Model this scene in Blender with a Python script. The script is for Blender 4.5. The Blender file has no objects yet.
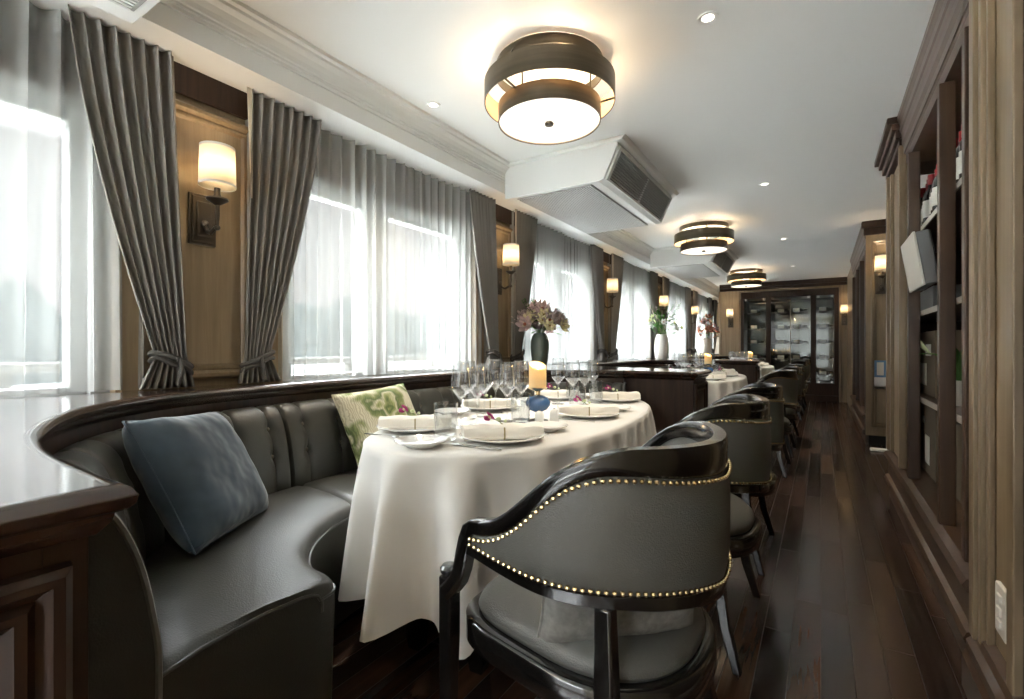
import bpy, bmesh, math, random
from math import sin, cos, pi, sqrt, exp, radians, atan2, floor
from mathutils import Vector
random.seed(7)
S = bpy.context.scene
COL = S.collection

# ------------------------------------------------------------------ helpers
class MB:
    def __init__(s): s.v = []; s.f = []
    def add(s, vs, fs):
        b = len(s.v); s.v += [tuple(p) for p in vs]; s.f += [tuple(b+i for i in f) for f in fs]; return s
    def box(s, x0, x1, y0, y1, z0, z1):
        return s.add([(x0,y0,z0),(x1,y0,z0),(x1,y1,z0),(x0,y1,z0),(x0,y0,z1),(x1,y0,z1),(x1,y1,z1),(x0,y1,z1)],
                     [(0,3,2,1),(4,5,6,7),(0,1,5,4),(1,2,6,5),(2,3,7,6),(3,0,4,7)])
    def loft(s, rings, closed=True, cap=True):
        n = len(rings[0]); vs = [p for r in rings for p in r]; fs = []
        for i in range(len(rings)-1):
            for j in range(n if closed else n-1):
                k = (j+1) % n
                fs.append((i*n+j, i*n+k, (i+1)*n+k, (i+1)*n+j))
        if cap and closed:
            fs.append(tuple(reversed(range(n)))); fs.append(tuple((len(rings)-1)*n+j for j in range(n)))
        return s.add(vs, fs)
    def lathe(s, prof, seg=24, cx=0, cy=0, cz=0, wob=None):
        vs = []; fs = []; idx = []
        for (r, z) in prof:
            if r < 1e-6: idx.append([len(vs)]); vs.append((cx, cy, cz+z))
            else:
                idx.append(list(range(len(vs), len(vs)+seg)))
                for j in range(seg):
                    a = 2*pi*j/seg; rr = r*(wob(a, z) if wob else 1)
                    vs.append((cx+rr*cos(a), cy+rr*sin(a), cz+z))
        for i in range(len(prof)-1):
            A, B = idx[i], idx[i+1]
            if len(A) == 1 and len(B) == 1: continue
            for j in range(seg):
                k = (j+1) % seg
                if len(A) == 1: fs.append((A[0], B[j], B[k]))
                elif len(B) == 1: fs.append((A[j], A[k], B[0]))
                else: fs.append((A[j], A[k], B[k], B[j]))
        return s.add(vs, fs)
    def tube(s, path, r, seg=8, cap=True, flat=1.0):
        P = [Vector(p) for p in path]; n = len(P); rings = []; up = None
        for i in range(n):
            t = (P[min(i+1, n-1)]-P[max(i-1, 0)]).normalized()
            if up is None:
                up = Vector((0,0,1)) if abs(t.z) < .9 else Vector((1,0,0))
            a = t.cross(up)
            if a.length < 1e-5: a = t.cross(Vector((0,1,0)))
            a.normalize(); b = a.cross(t).normalized(); up = b
            rr = r[i] if isinstance(r, (list, tuple)) else r
            rings.append([P[i]+a*rr*cos(2*pi*j/seg)+b*rr*flat*sin(2*pi*j/seg) for j in range(seg)])
        return s.loft(rings, True, cap)
    def grid(s, nu, nv, fn):
        vs = [fn(i/nu, j/nv) for i in range(nu+1) for j in range(nv+1)]
        m = nv+1
        return s.add(vs, [(i*m+j, (i+1)*m+j, (i+1)*m+j+1, i*m+j+1) for i in range(nu) for j in range(nv)])
    def prism(s, poly, z0, z1):
        return s.loft([[(x,y,z0) for x,y in poly],[(x,y,z1) for x,y in poly]])
    def sphere(s, c, r, seg=8, rings=5, sc=(1,1,1)):
        b = len(s.v)
        prof = [(r*sin(pi*i/rings), -r*cos(pi*i/rings)) for i in range(rings+1)]
        prof[0] = (0,-r); prof[-1] = (0,r)
        s.lathe(prof, seg)
        for i in range(b, len(s.v)):
            p = s.v[i]; s.v[i] = (c[0]+p[0]*sc[0], c[1]+p[1]*sc[1], c[2]+p[2]*sc[2])
        return s
    def frame(s, place, u0, u1, w0, w1, prof):
        # mitred moulding frame: prof is [(inset, height)], place maps (u, w, height) to a point
        rings = [[place(u0+d,w0+d,t), place(u1-d,w0+d,t), place(u1-d,w1-d,t), place(u0+d,w1-d,t)] for d, t in prof]
        return s.loft(rings, True, False)
    def xf(s, fn): s.v = [tuple(fn(p)) for p in s.v]; return s
    def build(s, name, mat, parent=None, smooth=True, bevel=0, sub=0, solid=0, world=False, ang=38, wn=False):
        off = Vector((0,0,0))
        if world:
            q = parent
            while q: off += q.location; q = q.parent
        me = bpy.data.meshes.new(name)
        me.from_pydata([(p[0]-off.x, p[1]-off.y, p[2]-off.z) for p in s.v], [], s.f)
        bm = bmesh.new(); bm.from_mesh(me)
        bmesh.ops.recalc_face_normals(bm, faces=bm.faces); bm.to_mesh(me); bm.free()
        if smooth:
            me.polygons.foreach_set('use_smooth', [True]*len(me.polygons))
            me.set_sharp_from_angle(angle=radians(ang))
        me.materials.append(mat)
        o = bpy.data.objects.new(name, me); COL.objects.link(o)
        if parent: o.parent = parent
        if solid:
            m = o.modifiers.new('s', 'SOLIDIFY'); m.thickness = solid; m.offset = 0
        if bevel:
            m = o.modifiers.new('b', 'BEVEL'); m.width = bevel; m.segments = 2; m.limit_method = 'ANGLE'; m.angle_limit = radians(40)
        if wn:
            m = o.modifiers.new('w', 'WEIGHTED_NORMAL'); m.keep_sharp = True; m.weight = 100
        if sub:
            m = o.modifiers.new('u', 'SUBSURF'); m.levels = sub; m.render_levels = sub
        return o

def tag(o, label, cat, group=None):
    o['label'] = label; o['category'] = cat
    if group: o['group'] = group
    return o
def struct(o): o['kind'] = 'structure'; return o
def thing(name, label, cat, loc=(0,0,0), rz=0, group=None):
    o = bpy.data.objects.new(name, None); COL.objects.link(o); o.empty_display_size = .05
    o.location = loc; o.rotation_euler = (0,0,rz); return tag(o, label, cat, group)
def dup(root, loc, rz=0, label=None, group=None, mats=None):
    r = root.copy(); COL.objects.link(r); r.location = loc; r.rotation_euler = (0,0,rz)
    if label: r['label'] = label
    if group: r['group'] = group
    for ch in list(root.children):
        c = ch.copy(); COL.objects.link(c); c.parent = r
        for g in ch.children:
            d = g.copy(); COL.objects.link(d); d.parent = c
    return r
def lerp(a, b, t): return a+(b-a)*t
def keys(K, x):
    if x <= K[0][0]: return K[0][1]
    for (a, va), (b, vb) in zip(K, K[1:]):
        if x <= b:
            t = (x-a)/(b-a); t = t*t*(3-2*t); return va+(vb-va)*t
    return K[-1][1]
def lin(K, x):
    if x <= K[0][0]: return K[0][1]
    for (a, va), (b, vb) in zip(K, K[1:]):
        if x <= b: return va+(vb-va)*(x-a)/(b-a)
    return K[-1][1]
def catmull(P, step=.02):
    P = [Vector(p) for p in P]; out = []
    for i in range(len(P)-1):
        p0 = P[max(i-1,0)]; p1 = P[i]; p2 = P[i+1]; p3 = P[min(i+2,len(P)-1)]
        n = max(2, int((p2-p1).length/step))
        for k in range(n):
            t = k/n
            out.append(.5*((2*p1)+(p2-p0)*t+(2*p0-5*p1+4*p2-p3)*t*t+(3*p1-p0-3*p2+p3)*t**3))
    out.append(P[-1]); return out
class Curve:                                   # plan polyline with arclength sampling
    def __init__(s, pts):
        s.p = [Vector((q[0], q[1])) for q in pts]; s.l = [0]
        for a, b in zip(s.p, s.p[1:]): s.l.append(s.l[-1]+(b-a).length)
        s.len = s.l[-1]
    def at(s, d):
        d = min(max(d, 0), s.len); lo, hi = 0, len(s.l)-1
        while hi-lo > 1:
            m = (lo+hi)//2
            if s.l[m] <= d: lo = m
            else: hi = m
        t = (d-s.l[lo])/max(1e-9, s.l[hi]-s.l[lo])
        return s.p[lo].lerp(s.p[hi], t)
    def tan(s, d, e=.03):
        return (s.at(min(d+e, s.len))-s.at(max(d-e, 0))).normalized()
    def off(s, d, o):                          # o > 0 lies to the right of travel
        t = s.tan(d); return s.at(d)+Vector((t.y, -t.x))*o

# ------------------------------------------------------------------ materials
def mat(name):
    m = bpy.data.materials.new(name); m.use_nodes = True
    nt = m.node_tree; b = nt.nodes['Principled BSDF']; return m, nt, b
def N(nt, t, **k):
    n = nt.nodes.new(t)
    for a, v in k.items(): setattr(n, a, v)
    return n
def L(nt, a, b): nt.links.new(a, b)
def simple(name, col, rough=.5, metal=0, coat=0, bump=None, var=0, spec=None, sheen=0, stretch=None):
    m, nt, b = mat(name)
    b.inputs['Base Color'].default_value = (*col, 1); b.inputs['Roughness'].default_value = rough
    b.inputs['Metallic'].default_value = metal
    if coat: b.inputs['Coat Weight'].default_value = coat; b.inputs['Coat Roughness'].default_value = .12
    if spec is not None: b.inputs['Specular IOR Level'].default_value = spec
    if sheen: b.inputs['Sheen Weight'].default_value = sheen; b.inputs['Sheen Roughness'].default_value = .4
    tc = N(nt, 'ShaderNodeTexCoord')
    if var:
        mp = N(nt, 'ShaderNodeMapping'); mp.inputs['Scale'].default_value = stretch or (6,6,6)
        nz = N(nt, 'ShaderNodeTexNoise'); nz.inputs['Scale'].default_value = 1; nz.inputs['Detail'].default_value = 5
        L(nt, tc.outputs['Object'], mp.inputs[0]); L(nt, mp.outputs[0], nz.inputs['Vector'])
        r = N(nt, 'ShaderNodeValToRGB'); r.color_ramp.elements[0].position = .3; r.color_ramp.elements[1].position = .7
        r.color_ramp.elements[0].color = (*[c*(1-var) for c in col], 1); r.color_ramp.elements[1].color = (*[min(1, c*(1+var)) for c in col], 1)
        L(nt, nz.outputs['Fac'], r.inputs[0]); L(nt, r.outputs[0], b.inputs['Base Color'])
    if bump:
        kind, sc, st, dist = bump
        t = N(nt, 'ShaderNodeTexVoronoi' if kind == 'v' else 'ShaderNodeTexNoise'); t.inputs['Scale'].default_value = sc
        L(nt, tc.outputs['Object'], t.inputs['Vector'])
        bp = N(nt, 'ShaderNodeBump'); bp.inputs['Strength'].default_value = st; bp.inputs['Distance'].default_value = dist
        L(nt, t.outputs[0], bp.inputs['Height']); L(nt, bp.outputs[0], b.inputs['Normal'])
    return m
def thin_glass(name, tint=(1,1,1), ior=1.5, rough=.0, extra=0.0, edge=0.0):
    m = bpy.data.materials.new(name); m.use_nodes = True; nt = m.node_tree; nt.nodes.clear()
    o = N(nt, 'ShaderNodeOutputMaterial'); mx = N(nt, 'ShaderNodeMixShader'); f = N(nt, 'ShaderNodeFresnel'); f.inputs[0].default_value = ior
    t = N(nt, 'ShaderNodeBsdfTransparent'); t.inputs[0].default_value = (*tint, 1)
    g = N(nt, 'ShaderNodeBsdfGlossy'); g.inputs['Roughness'].default_value = rough
    ad = N(nt, 'ShaderNodeMath', operation='MULTIPLY_ADD'); ad.inputs[1].default_value = 1.0-extra; ad.inputs[2].default_value = extra
    # both sides of the thin wall reflect the same
    gm = N(nt, 'ShaderNodeNewGeometry'); L(nt, f.outputs[0], ad.inputs[0]); 
    if edge:                                   # a curved wall seen edge-on is thicker and mirrors more
        lw = N(nt, 'ShaderNodeLayerWeight'); lw.inputs[0].default_value = .5
        pw = N(nt, 'ShaderNodeMath', operation='POWER'); L(nt, lw.outputs['Facing'], pw.inputs[0]); pw.inputs[1].default_value = 3.0
        ma = N(nt, 'ShaderNodeMath', operation='MULTIPLY_ADD', use_clamp=True); L(nt, pw.outputs[0], ma.inputs[0]); ma.inputs[1].default_value = edge; L(nt, ad.outputs[0], ma.inputs[2])
        L(nt, ma.outputs[0], mx.inputs[0])
    else: L(nt, ad.outputs[0], mx.inputs[0])
    L(nt, t.outputs[0], mx.inputs[1]); L(nt, g.outputs[0], mx.inputs[2]); L(nt, mx.outputs[0], o.inputs[0])
    # fresnel of a thin sheet does not flip its index on the back side
    v = N(nt, 'ShaderNodeMix'); v.data_type = 'FLOAT'; v.inputs[2].default_value = ior; v.inputs[3].default_value = 1/ior
    L(nt, gm.outputs['Backfacing'], v.inputs[0]); L(nt, v.outputs[0], f.inputs[0])
    return m
def emit(name, col, st):
    m = bpy.data.materials.new(name); m.use_nodes = True; nt = m.node_tree; nt.nodes.clear()
    o = N(nt, 'ShaderNodeOutputMaterial'); e = N(nt, 'ShaderNodeEmission'); e.inputs[0].default_value = (*col, 1); e.inputs[1].default_value = st
    L(nt, e.outputs[0], o.inputs[0]); return m
def cloth_trans(name, col, trans, opac, tcol=None):
    m = bpy.data.materials.new(name); m.use_nodes = True; nt = m.node_tree; nt.nodes.clear()
    o = N(nt, 'ShaderNodeOutputMaterial'); d = N(nt, 'ShaderNodeBsdfDiffuse'); d.inputs[0].default_value = (*col, 1)
    t = N(nt, 'ShaderNodeBsdfTranslucent'); t.inputs[0].default_value = (*(tcol or col), 1)
    m1 = N(nt, 'ShaderNodeMixShader'); m1.inputs[0].default_value = trans
    L(nt, d.outputs[0], m1.inputs[1]); L(nt, t.outputs[0], m1.inputs[2])
    if opac < 1:
        tr = N(nt, 'ShaderNodeBsdfTransparent'); m2 = N(nt, 'ShaderNodeMixShader'); m2.inputs[0].default_value = opac
        L(nt, tr.outputs[0], m2.inputs[1]); L(nt, m1.outputs[0], m2.inputs[2]); L(nt, m2.outputs[0], o.inputs[0])
    else: L(nt, m1.outputs[0], o.inputs[0])
    return m
def wood(name, c0, c1, rough, axis='z', scale=1.0, coat=0, bump=.15, spec=.5):
    m, nt, b = mat(name); b.inputs['Specular IOR Level'].default_value = spec
    tc = N(nt, 'ShaderNodeTexCoord'); mp = N(nt, 'ShaderNodeMapping')
    s = {'x': (1.2,22,22), 'y': (22,1.2,22), 'z': (22,22,1.2)}[axis]; mp.inputs['Scale'].default_value = [q*scale for q in s]
    nz = N(nt, 'ShaderNodeTexNoise'); nz.inputs['Detail'].default_value = 8; nz.inputs['Roughness'].default_value = .65; nz.inputs['Distortion'].default_value = .6
    nz.inputs['Scale'].default_value = 1
    r = N(nt, 'ShaderNodeValToRGB'); r.color_ramp.elements[0].position = .3; r.color_ramp.elements[1].position = .72
    r.color_ramp.elements[0].color = (*c0, 1); r.color_ramp.elements[1].color = (*c1, 1)
    L(nt, tc.outputs['Object'], mp.inputs[0]); L(nt, mp.outputs[0], nz.inputs['Vector']); L(nt, nz.outputs['Fac'], r.inputs[0]); L(nt, r.outputs[0], b.inputs['Base Color'])
    b.inputs['Roughness'].default_value = rough
    if coat: b.inputs['Coat Weight'].default_value = coat; b.inputs['Coat Roughness'].default_value = .08
    if bump:
        bp = N(nt, 'ShaderNodeBump'); bp.inputs['Strength'].default_value = bump; bp.inputs['Distance'].default_value = .001
        L(nt, nz.outputs['Fac'], bp.inputs['Height']); L(nt, bp.outputs[0], b.inputs['Normal'])
    return m
def plank_floor():
    m, nt, b = mat('plank_floor')
    tc = N(nt, 'ShaderNodeTexCoord'); sx = N(nt, 'ShaderNodeSeparateXYZ'); L(nt, tc.outputs['Object'], sx.inputs[0])
    def mth(op, a, bb=None, c=None):
        n = N(nt, 'ShaderNodeMath', operation=op)
        for i, q in enumerate((a, bb, c)):
            if q is None: continue
            if isinstance(q, (int, float)): n.inputs[i].default_value = q
            else: L(nt, q, n.inputs[i])
        return n.outputs[0]
    W, LN = .0915, .85
    xr = mth('DIVIDE', sx.outputs[0], W); row = mth('FLOOR', xr); fx = mth('FRACT', xr)
    wn = N(nt, 'ShaderNodeTexWhiteNoise', noise_dimensions='1D'); L(nt, row, wn.inputs['W'])
    yr = mth('ADD', mth('DIVIDE', sx.outputs[1], LN), mth('MULTIPLY', wn.outputs['Value'], 7.3)); col = mth('FLOOR', yr); fy = mth('FRACT', yr)
    cb = N(nt, 'ShaderNodeCombineXYZ'); L(nt, row, cb.inputs[0]); L(nt, col, cb.inputs[1])
    w2 = N(nt, 'ShaderNodeTexWhiteNoise', noise_dimensions='2D'); L(nt, cb.outputs[0], w2.inputs['Vector'])
    mp = N(nt, 'ShaderNodeMapping'); mp.inputs['Scale'].default_value = (40, 3, 1); L(nt, tc.outputs['Object'], mp.inputs[0])
    ad = N(nt, 'ShaderNodeVectorMath', operation='ADD'); L(nt, mp.outputs[0], ad.inputs[0]); L(nt, w2.outputs['Color'], ad.inputs[1])
    sc = N(nt, 'ShaderNodeVectorMath', operation='MULTIPLY_ADD'); L(nt, w2.outputs['Color'], sc.inputs[0]); sc.inputs[1].default_value = (31,17,5); L(nt, mp.outputs[0], sc.inputs[2])
    nz = N(nt, 'ShaderNodeTexNoise'); nz.inputs['Scale'].default_value = 1; nz.inputs['Detail'].default_value = 7; L(nt, sc.outputs[0], nz.inputs['Vector'])
    r1 = N(nt, 'ShaderNodeValToRGB'); e = r1.color_ramp.elements
    e[0].position = 0; e[0].color = (.024,.015,.012,1); e[1].position = 1; e[1].color = (.080,.041,.023,1)
    n_ = r1.color_ramp.elements.new(.6); n_.color = (.046,.026,.018,1)
    L(nt, w2.outputs['Value'], r1.inputs[0])
    mx = N(nt, 'ShaderNodeMix'); mx.data_type = 'RGBA'; mx.blend_type = 'MULTIPLY'; mx.inputs[0].default_value = .8
    r2 = N(nt, 'ShaderNodeValToRGB'); r2.color_ramp.elements[0].position = .25; r2.color_ramp.elements[0].color = (.4,.38,.36,1); r2.color_ramp.elements[1].position = .75; r2.color_ramp.elements[1].color = (1.5,1.4,1.3,1)
    L(nt, nz.outputs['Fac'], r2.inputs[0]); L(nt, r1.outputs[0], mx.inputs[6]); L(nt, r2.outputs[0], mx.inputs[7])
    ex = mth('MULTIPLY', mth('MINIMUM', fx, mth('SUBTRACT', 1, fx)), W); ey = mth('MULTIPLY', mth('MINIMUM', fy, mth('SUBTRACT', 1, fy)), LN)
    gap = mth('MINIMUM', mth('DIVIDE', mth('MINIMUM', ex, ey), .0016), 1.0)
    m2 = N(nt, 'ShaderNodeMix'); m2.data_type = 'RGBA'; m2.inputs[6].default_value = (.004,.003,.003,1); L(nt, gap, m2.inputs[0]); L(nt, mx.outputs[2], m2.inputs[7])
    L(nt, m2.outputs[2], b.inputs['Base Color'])
    rr = mth('MULTIPLY_ADD', w2.outputs['Value'], .12, .15); L(nt, mth('ADD', rr, mth('MULTIPLY', mth('SUBTRACT', 1, gap), .4)), b.inputs['Roughness'])
    hg = mth('ADD', gap, mth('MULTIPLY', nz.outputs['Fac'], .15))
    bp = N(nt, 'ShaderNodeBump'); bp.inputs['Strength'].default_value = .5; bp.inputs['Distance'].default_value = .0012; L(nt, hg, bp.inputs['Height'])
    tl = N(nt, 'ShaderNodeVectorMath', operation='MULTIPLY_ADD')   # every board lies at its own very slight tilt
    sb = N(nt, 'ShaderNodeVectorMath', operation='SUBTRACT'); L(nt, w2.outputs['Color'], sb.inputs[0]); sb.inputs[1].default_value = (.5,.5,.5)
    L(nt, sb.outputs[0], tl.inputs[0]); tl.inputs[1].default_value = (.02,.02,0); L(nt, bp.outputs[0], tl.inputs[2])
    nm = N(nt, 'ShaderNodeVectorMath', operation='NORMALIZE'); L(nt, tl.outputs[0], nm.inputs[0]); L(nt, nm.outputs[0], b.inputs['Normal'])
    return m
def leaf_fabric():
    m, nt, b = mat('leaf_print_fabric')
    tc = N(nt, 'ShaderNodeTexCoord'); mp = N(nt, 'ShaderNodeMapping'); mp.inputs['Scale'].default_value = (6,6,6); L(nt, tc.outputs['Object'], mp.inputs[0])
    nz = N(nt, 'ShaderNodeTexNoise'); nz.inputs['Scale'].default_value = 1.6; nz.inputs['Detail'].default_value = 2; L(nt, mp.outputs[0], nz.inputs['Vector'])
    md = N(nt, 'ShaderNodeMix'); md.data_type = 'VECTOR'; md.inputs[0].default_value = .45; L(nt, mp.outputs[0], md.inputs[4]); L(nt, nz.outputs['Color'], md.inputs[5])
    vo = N(nt, 'ShaderNodeTexVoronoi', feature='F1'); vo.inputs['Scale'].default_value = 1.9; L(nt, md.outputs[1], vo.inputs['Vector'])
    # concentric leaf bands inside every cell, like a paisley leaf print
    g = N(nt, 'ShaderNodeValToRGB'); cr = g.color_ramp
    cols = [(0,(.30,.34,.12)),(.16,(.10,.15,.045)),(.27,(.33,.36,.15)),(.34,(.60,.56,.40)),(.42,(.12,.17,.06)),(.55,(.24,.28,.11)),(.66,(.62,.58,.43)),(1,(.62,.58,.43))]
    cr.elements[0].color = (*cols[0][1],1); cr.elements[1].color = (*cols[-1][1],1)
    for p, c in cols[1:-1]: cr.elements.new(p).color = (*c,1)
    L(nt, vo.outputs['Distance'], g.inputs[0])
    n2 = N(nt, 'ShaderNodeTexWave', wave_type='BANDS'); n2.inputs['Scale'].default_value = 5; n2.inputs['Distortion'].default_value = 9; L(nt, mp.outputs[0], n2.inputs['Vector'])
    mx = N(nt, 'ShaderNodeMix'); mx.data_type = 'RGBA'; mx.blend_type = 'MULTIPLY'; mx.inputs[0].default_value = .35; L(nt, g.outputs[0], mx.inputs[6]); L(nt, n2.outputs['Color'], mx.inputs[7])
    L(nt, mx.outputs[2], b.inputs['Base Color']); b.inputs['Roughness'].default_value = .85
    return m

M = {}
M['floor'] = plank_floor()
M['ceiling'] = simple('white_ceiling_paint', (.80,.815,.80), .6)
M['white'] = simple('white_satin_paint', (.78,.795,.78), .4)
M['grille'] = simple('white_grille', (.62,.63,.62), .45)
M['frame'] = simple('window_frame_grey', (.32,.33,.325), .5)
M['intake'] = simple('intake_shadow_grey', (.36,.36,.355), .6)
M['louver'] = simple('louver_metal', (.40,.40,.38), .4)
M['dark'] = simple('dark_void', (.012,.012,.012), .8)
M['ledge'] = wood('dark_mahogany_ledge', (.020,.011,.008), (.052,.026,.016), .22, 'y', coat=.6, bump=.05)
M['ledgetop'] = wood('polished_ledge_top', (.022,.013,.010), (.050,.028,.019), .14, 'y', coat=.8, bump=.02)
M['mahog'] = wood('dark_mahogany_panel', (.016,.009,.007), (.052,.027,.016), .42, 'z', spec=.25)
M['walnut'] = wood('walnut_panel', (.036,.018,.010), (.078,.042,.022), .33, 'z', coat=.2)
M['olive'] = wood('tan_wood_panel', (.20,.145,.082), (.31,.235,.145), .38, 'z', coat=.15, bump=.06)
M['olivey'] = wood('tan_wood_trim', (.17,.125,.072), (.27,.20,.125), .35, 'z', coat=.15, bump=.06)
M['black'] = simple('black_lacquer', (.006,.0055,.005), .16, coat=.7)
M['leather'] = simple('dark_leather', (.037,.036,.029), .40, bump=('v', 260, .25, .002), var=.12)
M['chairleather'] = simple('grey_chair_leather', (.100,.102,.095), .42, bump=('v', 320, .35, .002), var=.10)
M['piping'] = simple('leather_piping', (.16,.16,.15), .4)
M['seam'] = simple('dark_leather_piping', (.06,.06,.052), .4)
M['button'] = simple('leather_button', (.12,.105,.075), .35)
M['brass'] = simple('antique_brass', (.72,.58,.33), .22, metal=1)
M['bronze'] = simple('dark_bronze', (.105,.09,.066), .38, metal=1, var=.15, stretch=(2,2,60))
M['bronzelt'] = simple('bronze_inner', (.42,.31,.20), .5, metal=.2)
M['iron'] = simple('dark_iron', (.10,.085,.068), .35, metal=.9)
M['velvet'] = simple('blue_velvet', (.038,.056,.076), .8, sheen=.4, bump=('n', 8, .8, .03), var=.22, stretch=(9,9,9))
M['greyfab'] = simple('grey_woven_fabric', (.20,.20,.19), .9, bump=('n', 200, .3, .002), var=.2, stretch=(60,60,60))
M['leaf'] = leaf_fabric()
M['drape'] = cloth_trans('drape_fabric', (.225,.215,.20), .06, 1)
M['tie'] = cloth_trans('tieback_fabric', (.10,.095,.088), .03, 1)
M['lining'] = cloth_trans('curtain_lining', (.72,.66,.56), .3, 1)
M['sheer'] = cloth_trans('sheer_voile', (.62,.632,.622), .075, .42)
M['linen'] = simple('white_linen', (.74,.735,.71), .85, bump=('n', 350, .12, .001))
M['napkin'] = simple('ivory_napkin', (.82,.79,.72), .85)
M['china'] = simple('white_china', (.86,.86,.84), .12, coat=.4)
M['steel'] = simple('polished_steel', (.62,.62,.60), .15, metal=1)
M['glass'] = thin_glass('clear_glass', (.99,.995,.995), 1.65, .0, .03, .55)
M['glassrim'] = thin_glass('glass_lip', (.9,.92,.92), 2.2, .05, .25)
M['cutglass'] = thin_glass('cut_crystal', (.96,.97,.97), 1.7, .0, .05, .5)
M['pane'] = thin_glass('window_glass', (.98,.985,.98), 1.45, .0, .0)
M['cabglass'] = thin_glass('cabinet_glass', (.92,.94,.93), 1.4, .0, .0)
M['blueglass'] = simple('blue_glass', (.05,.13,.30), .08, coat=.8)
M['wax'] = cloth_trans('ivory_wax', (.88,.80,.58), .45, 1, (.95,.78,.42))
M['flame'] = emit('candle_flame', (1,.55,.15), 7)
M['purple'] = simple('purple_petal', (.32,.02,.14), .5)
M['twine'] = simple('olive_twine', (.30,.25,.12), .8)
M['stemgreen'] = simple('stem_green', (.12,.20,.05), .6)
M['leafgreen'] = cloth_trans('leaf_green', (.09,.20,.06), .35, 1)
M['palegreen'] = simple('pale_green_petal', (.55,.62,.35), .6)
M['mauve'] = cloth_trans('mauve_petal', (.80,.66,.66), .5, 1)
M['dustyrose'] = cloth_trans('dusty_grey_petal', (.56,.48,.47), .5, 1)
M['cream'] = cloth_trans('cream_petal', (.86,.80,.55), .4, 1)
M['rust'] = cloth_trans('rust_petal', (.48,.20,.13), .4, 1)
M['vasegreen'] = simple('green_glazed_ceramic', (.15,.20,.17), .2, coat=.6)
M['vasewhite'] = simple('white_ceramic', (.62,.60,.55), .35)
M['shade'] = cloth_trans('lamp_shade_fabric', (.86,.82,.74), .65, 1, (.95,.90,.80))
M['bulb'] = emit('warm_bulb', (1,.72,.38), 12)
M['diffuser'] = emit('lamp_diffuser', (1,.87,.68), .85)
M['diffuser2'] = emit('lamp_ring_diffuser', (1,.76,.50), .40)
M['spot'] = emit('downlight_lens', (1,.93,.8), 4)
M['bottle'] = simple('bottle_glass', (.010,.014,.009), .08, coat=.8)
M['redfoil'] = simple('red_foil', (.30,.015,.02), .3)
M['label'] = simple('paper_label', (.78,.76,.70), .7)
M['carton'] = simple('brown_carton', (.16,.125,.085), .8)
M['greybox'] = simple('grey_box', (.17,.175,.18), .6)
M['plastic'] = simple('white_plastic', (.78,.76,.70), .4)
M['mirror'] = simple('smoked_mirror', (.13,.13,.125), .06, metal=1)
M['bluebox'] = simple('blue_printed_card', (.12,.25,.45), .4)
M['shelfpale'] = simple('pale_shelf', (.50,.47,.42), .35)
M['water'] = simple('grey_sea_water', (.050,.054,.053), .6, spec=.1)
M['hill'] = simple('forested_hill', (.014,.0165,.0165), .9, var=.3, spec=0, stretch=(.08,.08,.08))
M['rail'] = simple('railing_paint', (.05,.05,.045), .6, spec=.2)
M['deck'] = simple('deck_white', (.78,.78,.76), .6)
# ------------------------------------------------------------------ light levels
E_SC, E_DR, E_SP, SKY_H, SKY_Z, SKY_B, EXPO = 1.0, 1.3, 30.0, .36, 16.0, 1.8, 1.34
CHAIRS = [(-.468,1.132,radians(-5)),(-.455,2.02,0),(-.46,2.84,0),(-.47,4.85,0),(-.46,5.72,0),(-.46,6.55,0),(-.47,8.55,0),(-.46,9.4,0),(-.46,10.25,0)]
def CUSH():
    pillow('velvet_cushion', 'blue velvet cushion leaning on the near arm of the closest booth', (-1.70,.79,.655), (radians(-30), radians(4), radians(125)), .43, .43, .18, M['velvet'], 3, .0035)
    pillow('leaf_print_cushion', 'green leaf-print cushion leaning on the window side of the closest booth', (-1.885,1.735,.665), (radians(-30), radians(-4.5), radians(82.4)), .43, .43, .13, M['leaf'], 4, .005)
    pillow('lumbar_cushion', 'small grey lumbar cushion on the seat of the nearest tub chair', (-.362,1.0,.548), (radians(10), 0, radians(44)), .36, .21, .10, M['greyfab'], 5, .004)
# ------------------------------------------------------------------ camera
HC = 1.065; TH = math.atan(309/483.6)
cam = bpy.data.cameras.new('camera'); co = bpy.data.objects.new('camera', cam); COL.objects.link(co)
cam.sensor_width = 36; cam.lens = 483.6/1024*36; cam.shift_y = -1.5/1024; cam.clip_start = .02
co.location = (0,0,HC); co.rotation_euler = (pi/2, 0, TH); S.camera = co

ZC = 2.45; YB = -2.9; YE = 11.46; YL = 13.6; XW = -2.32
PITCH = 2.28; P0 = 1.08
# ------------------------------------------------------------------ shell
struct(MB().box(XW-.2, 1.75, YB, YL+.1, -.1, 0).build('floor', M['floor'], smooth=False))
struct(MB().box(XW-.2, 1.75, YB, YL+.1, ZC, ZC+.1).build('ceiling', M['ceiling'], smooth=False))
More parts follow.
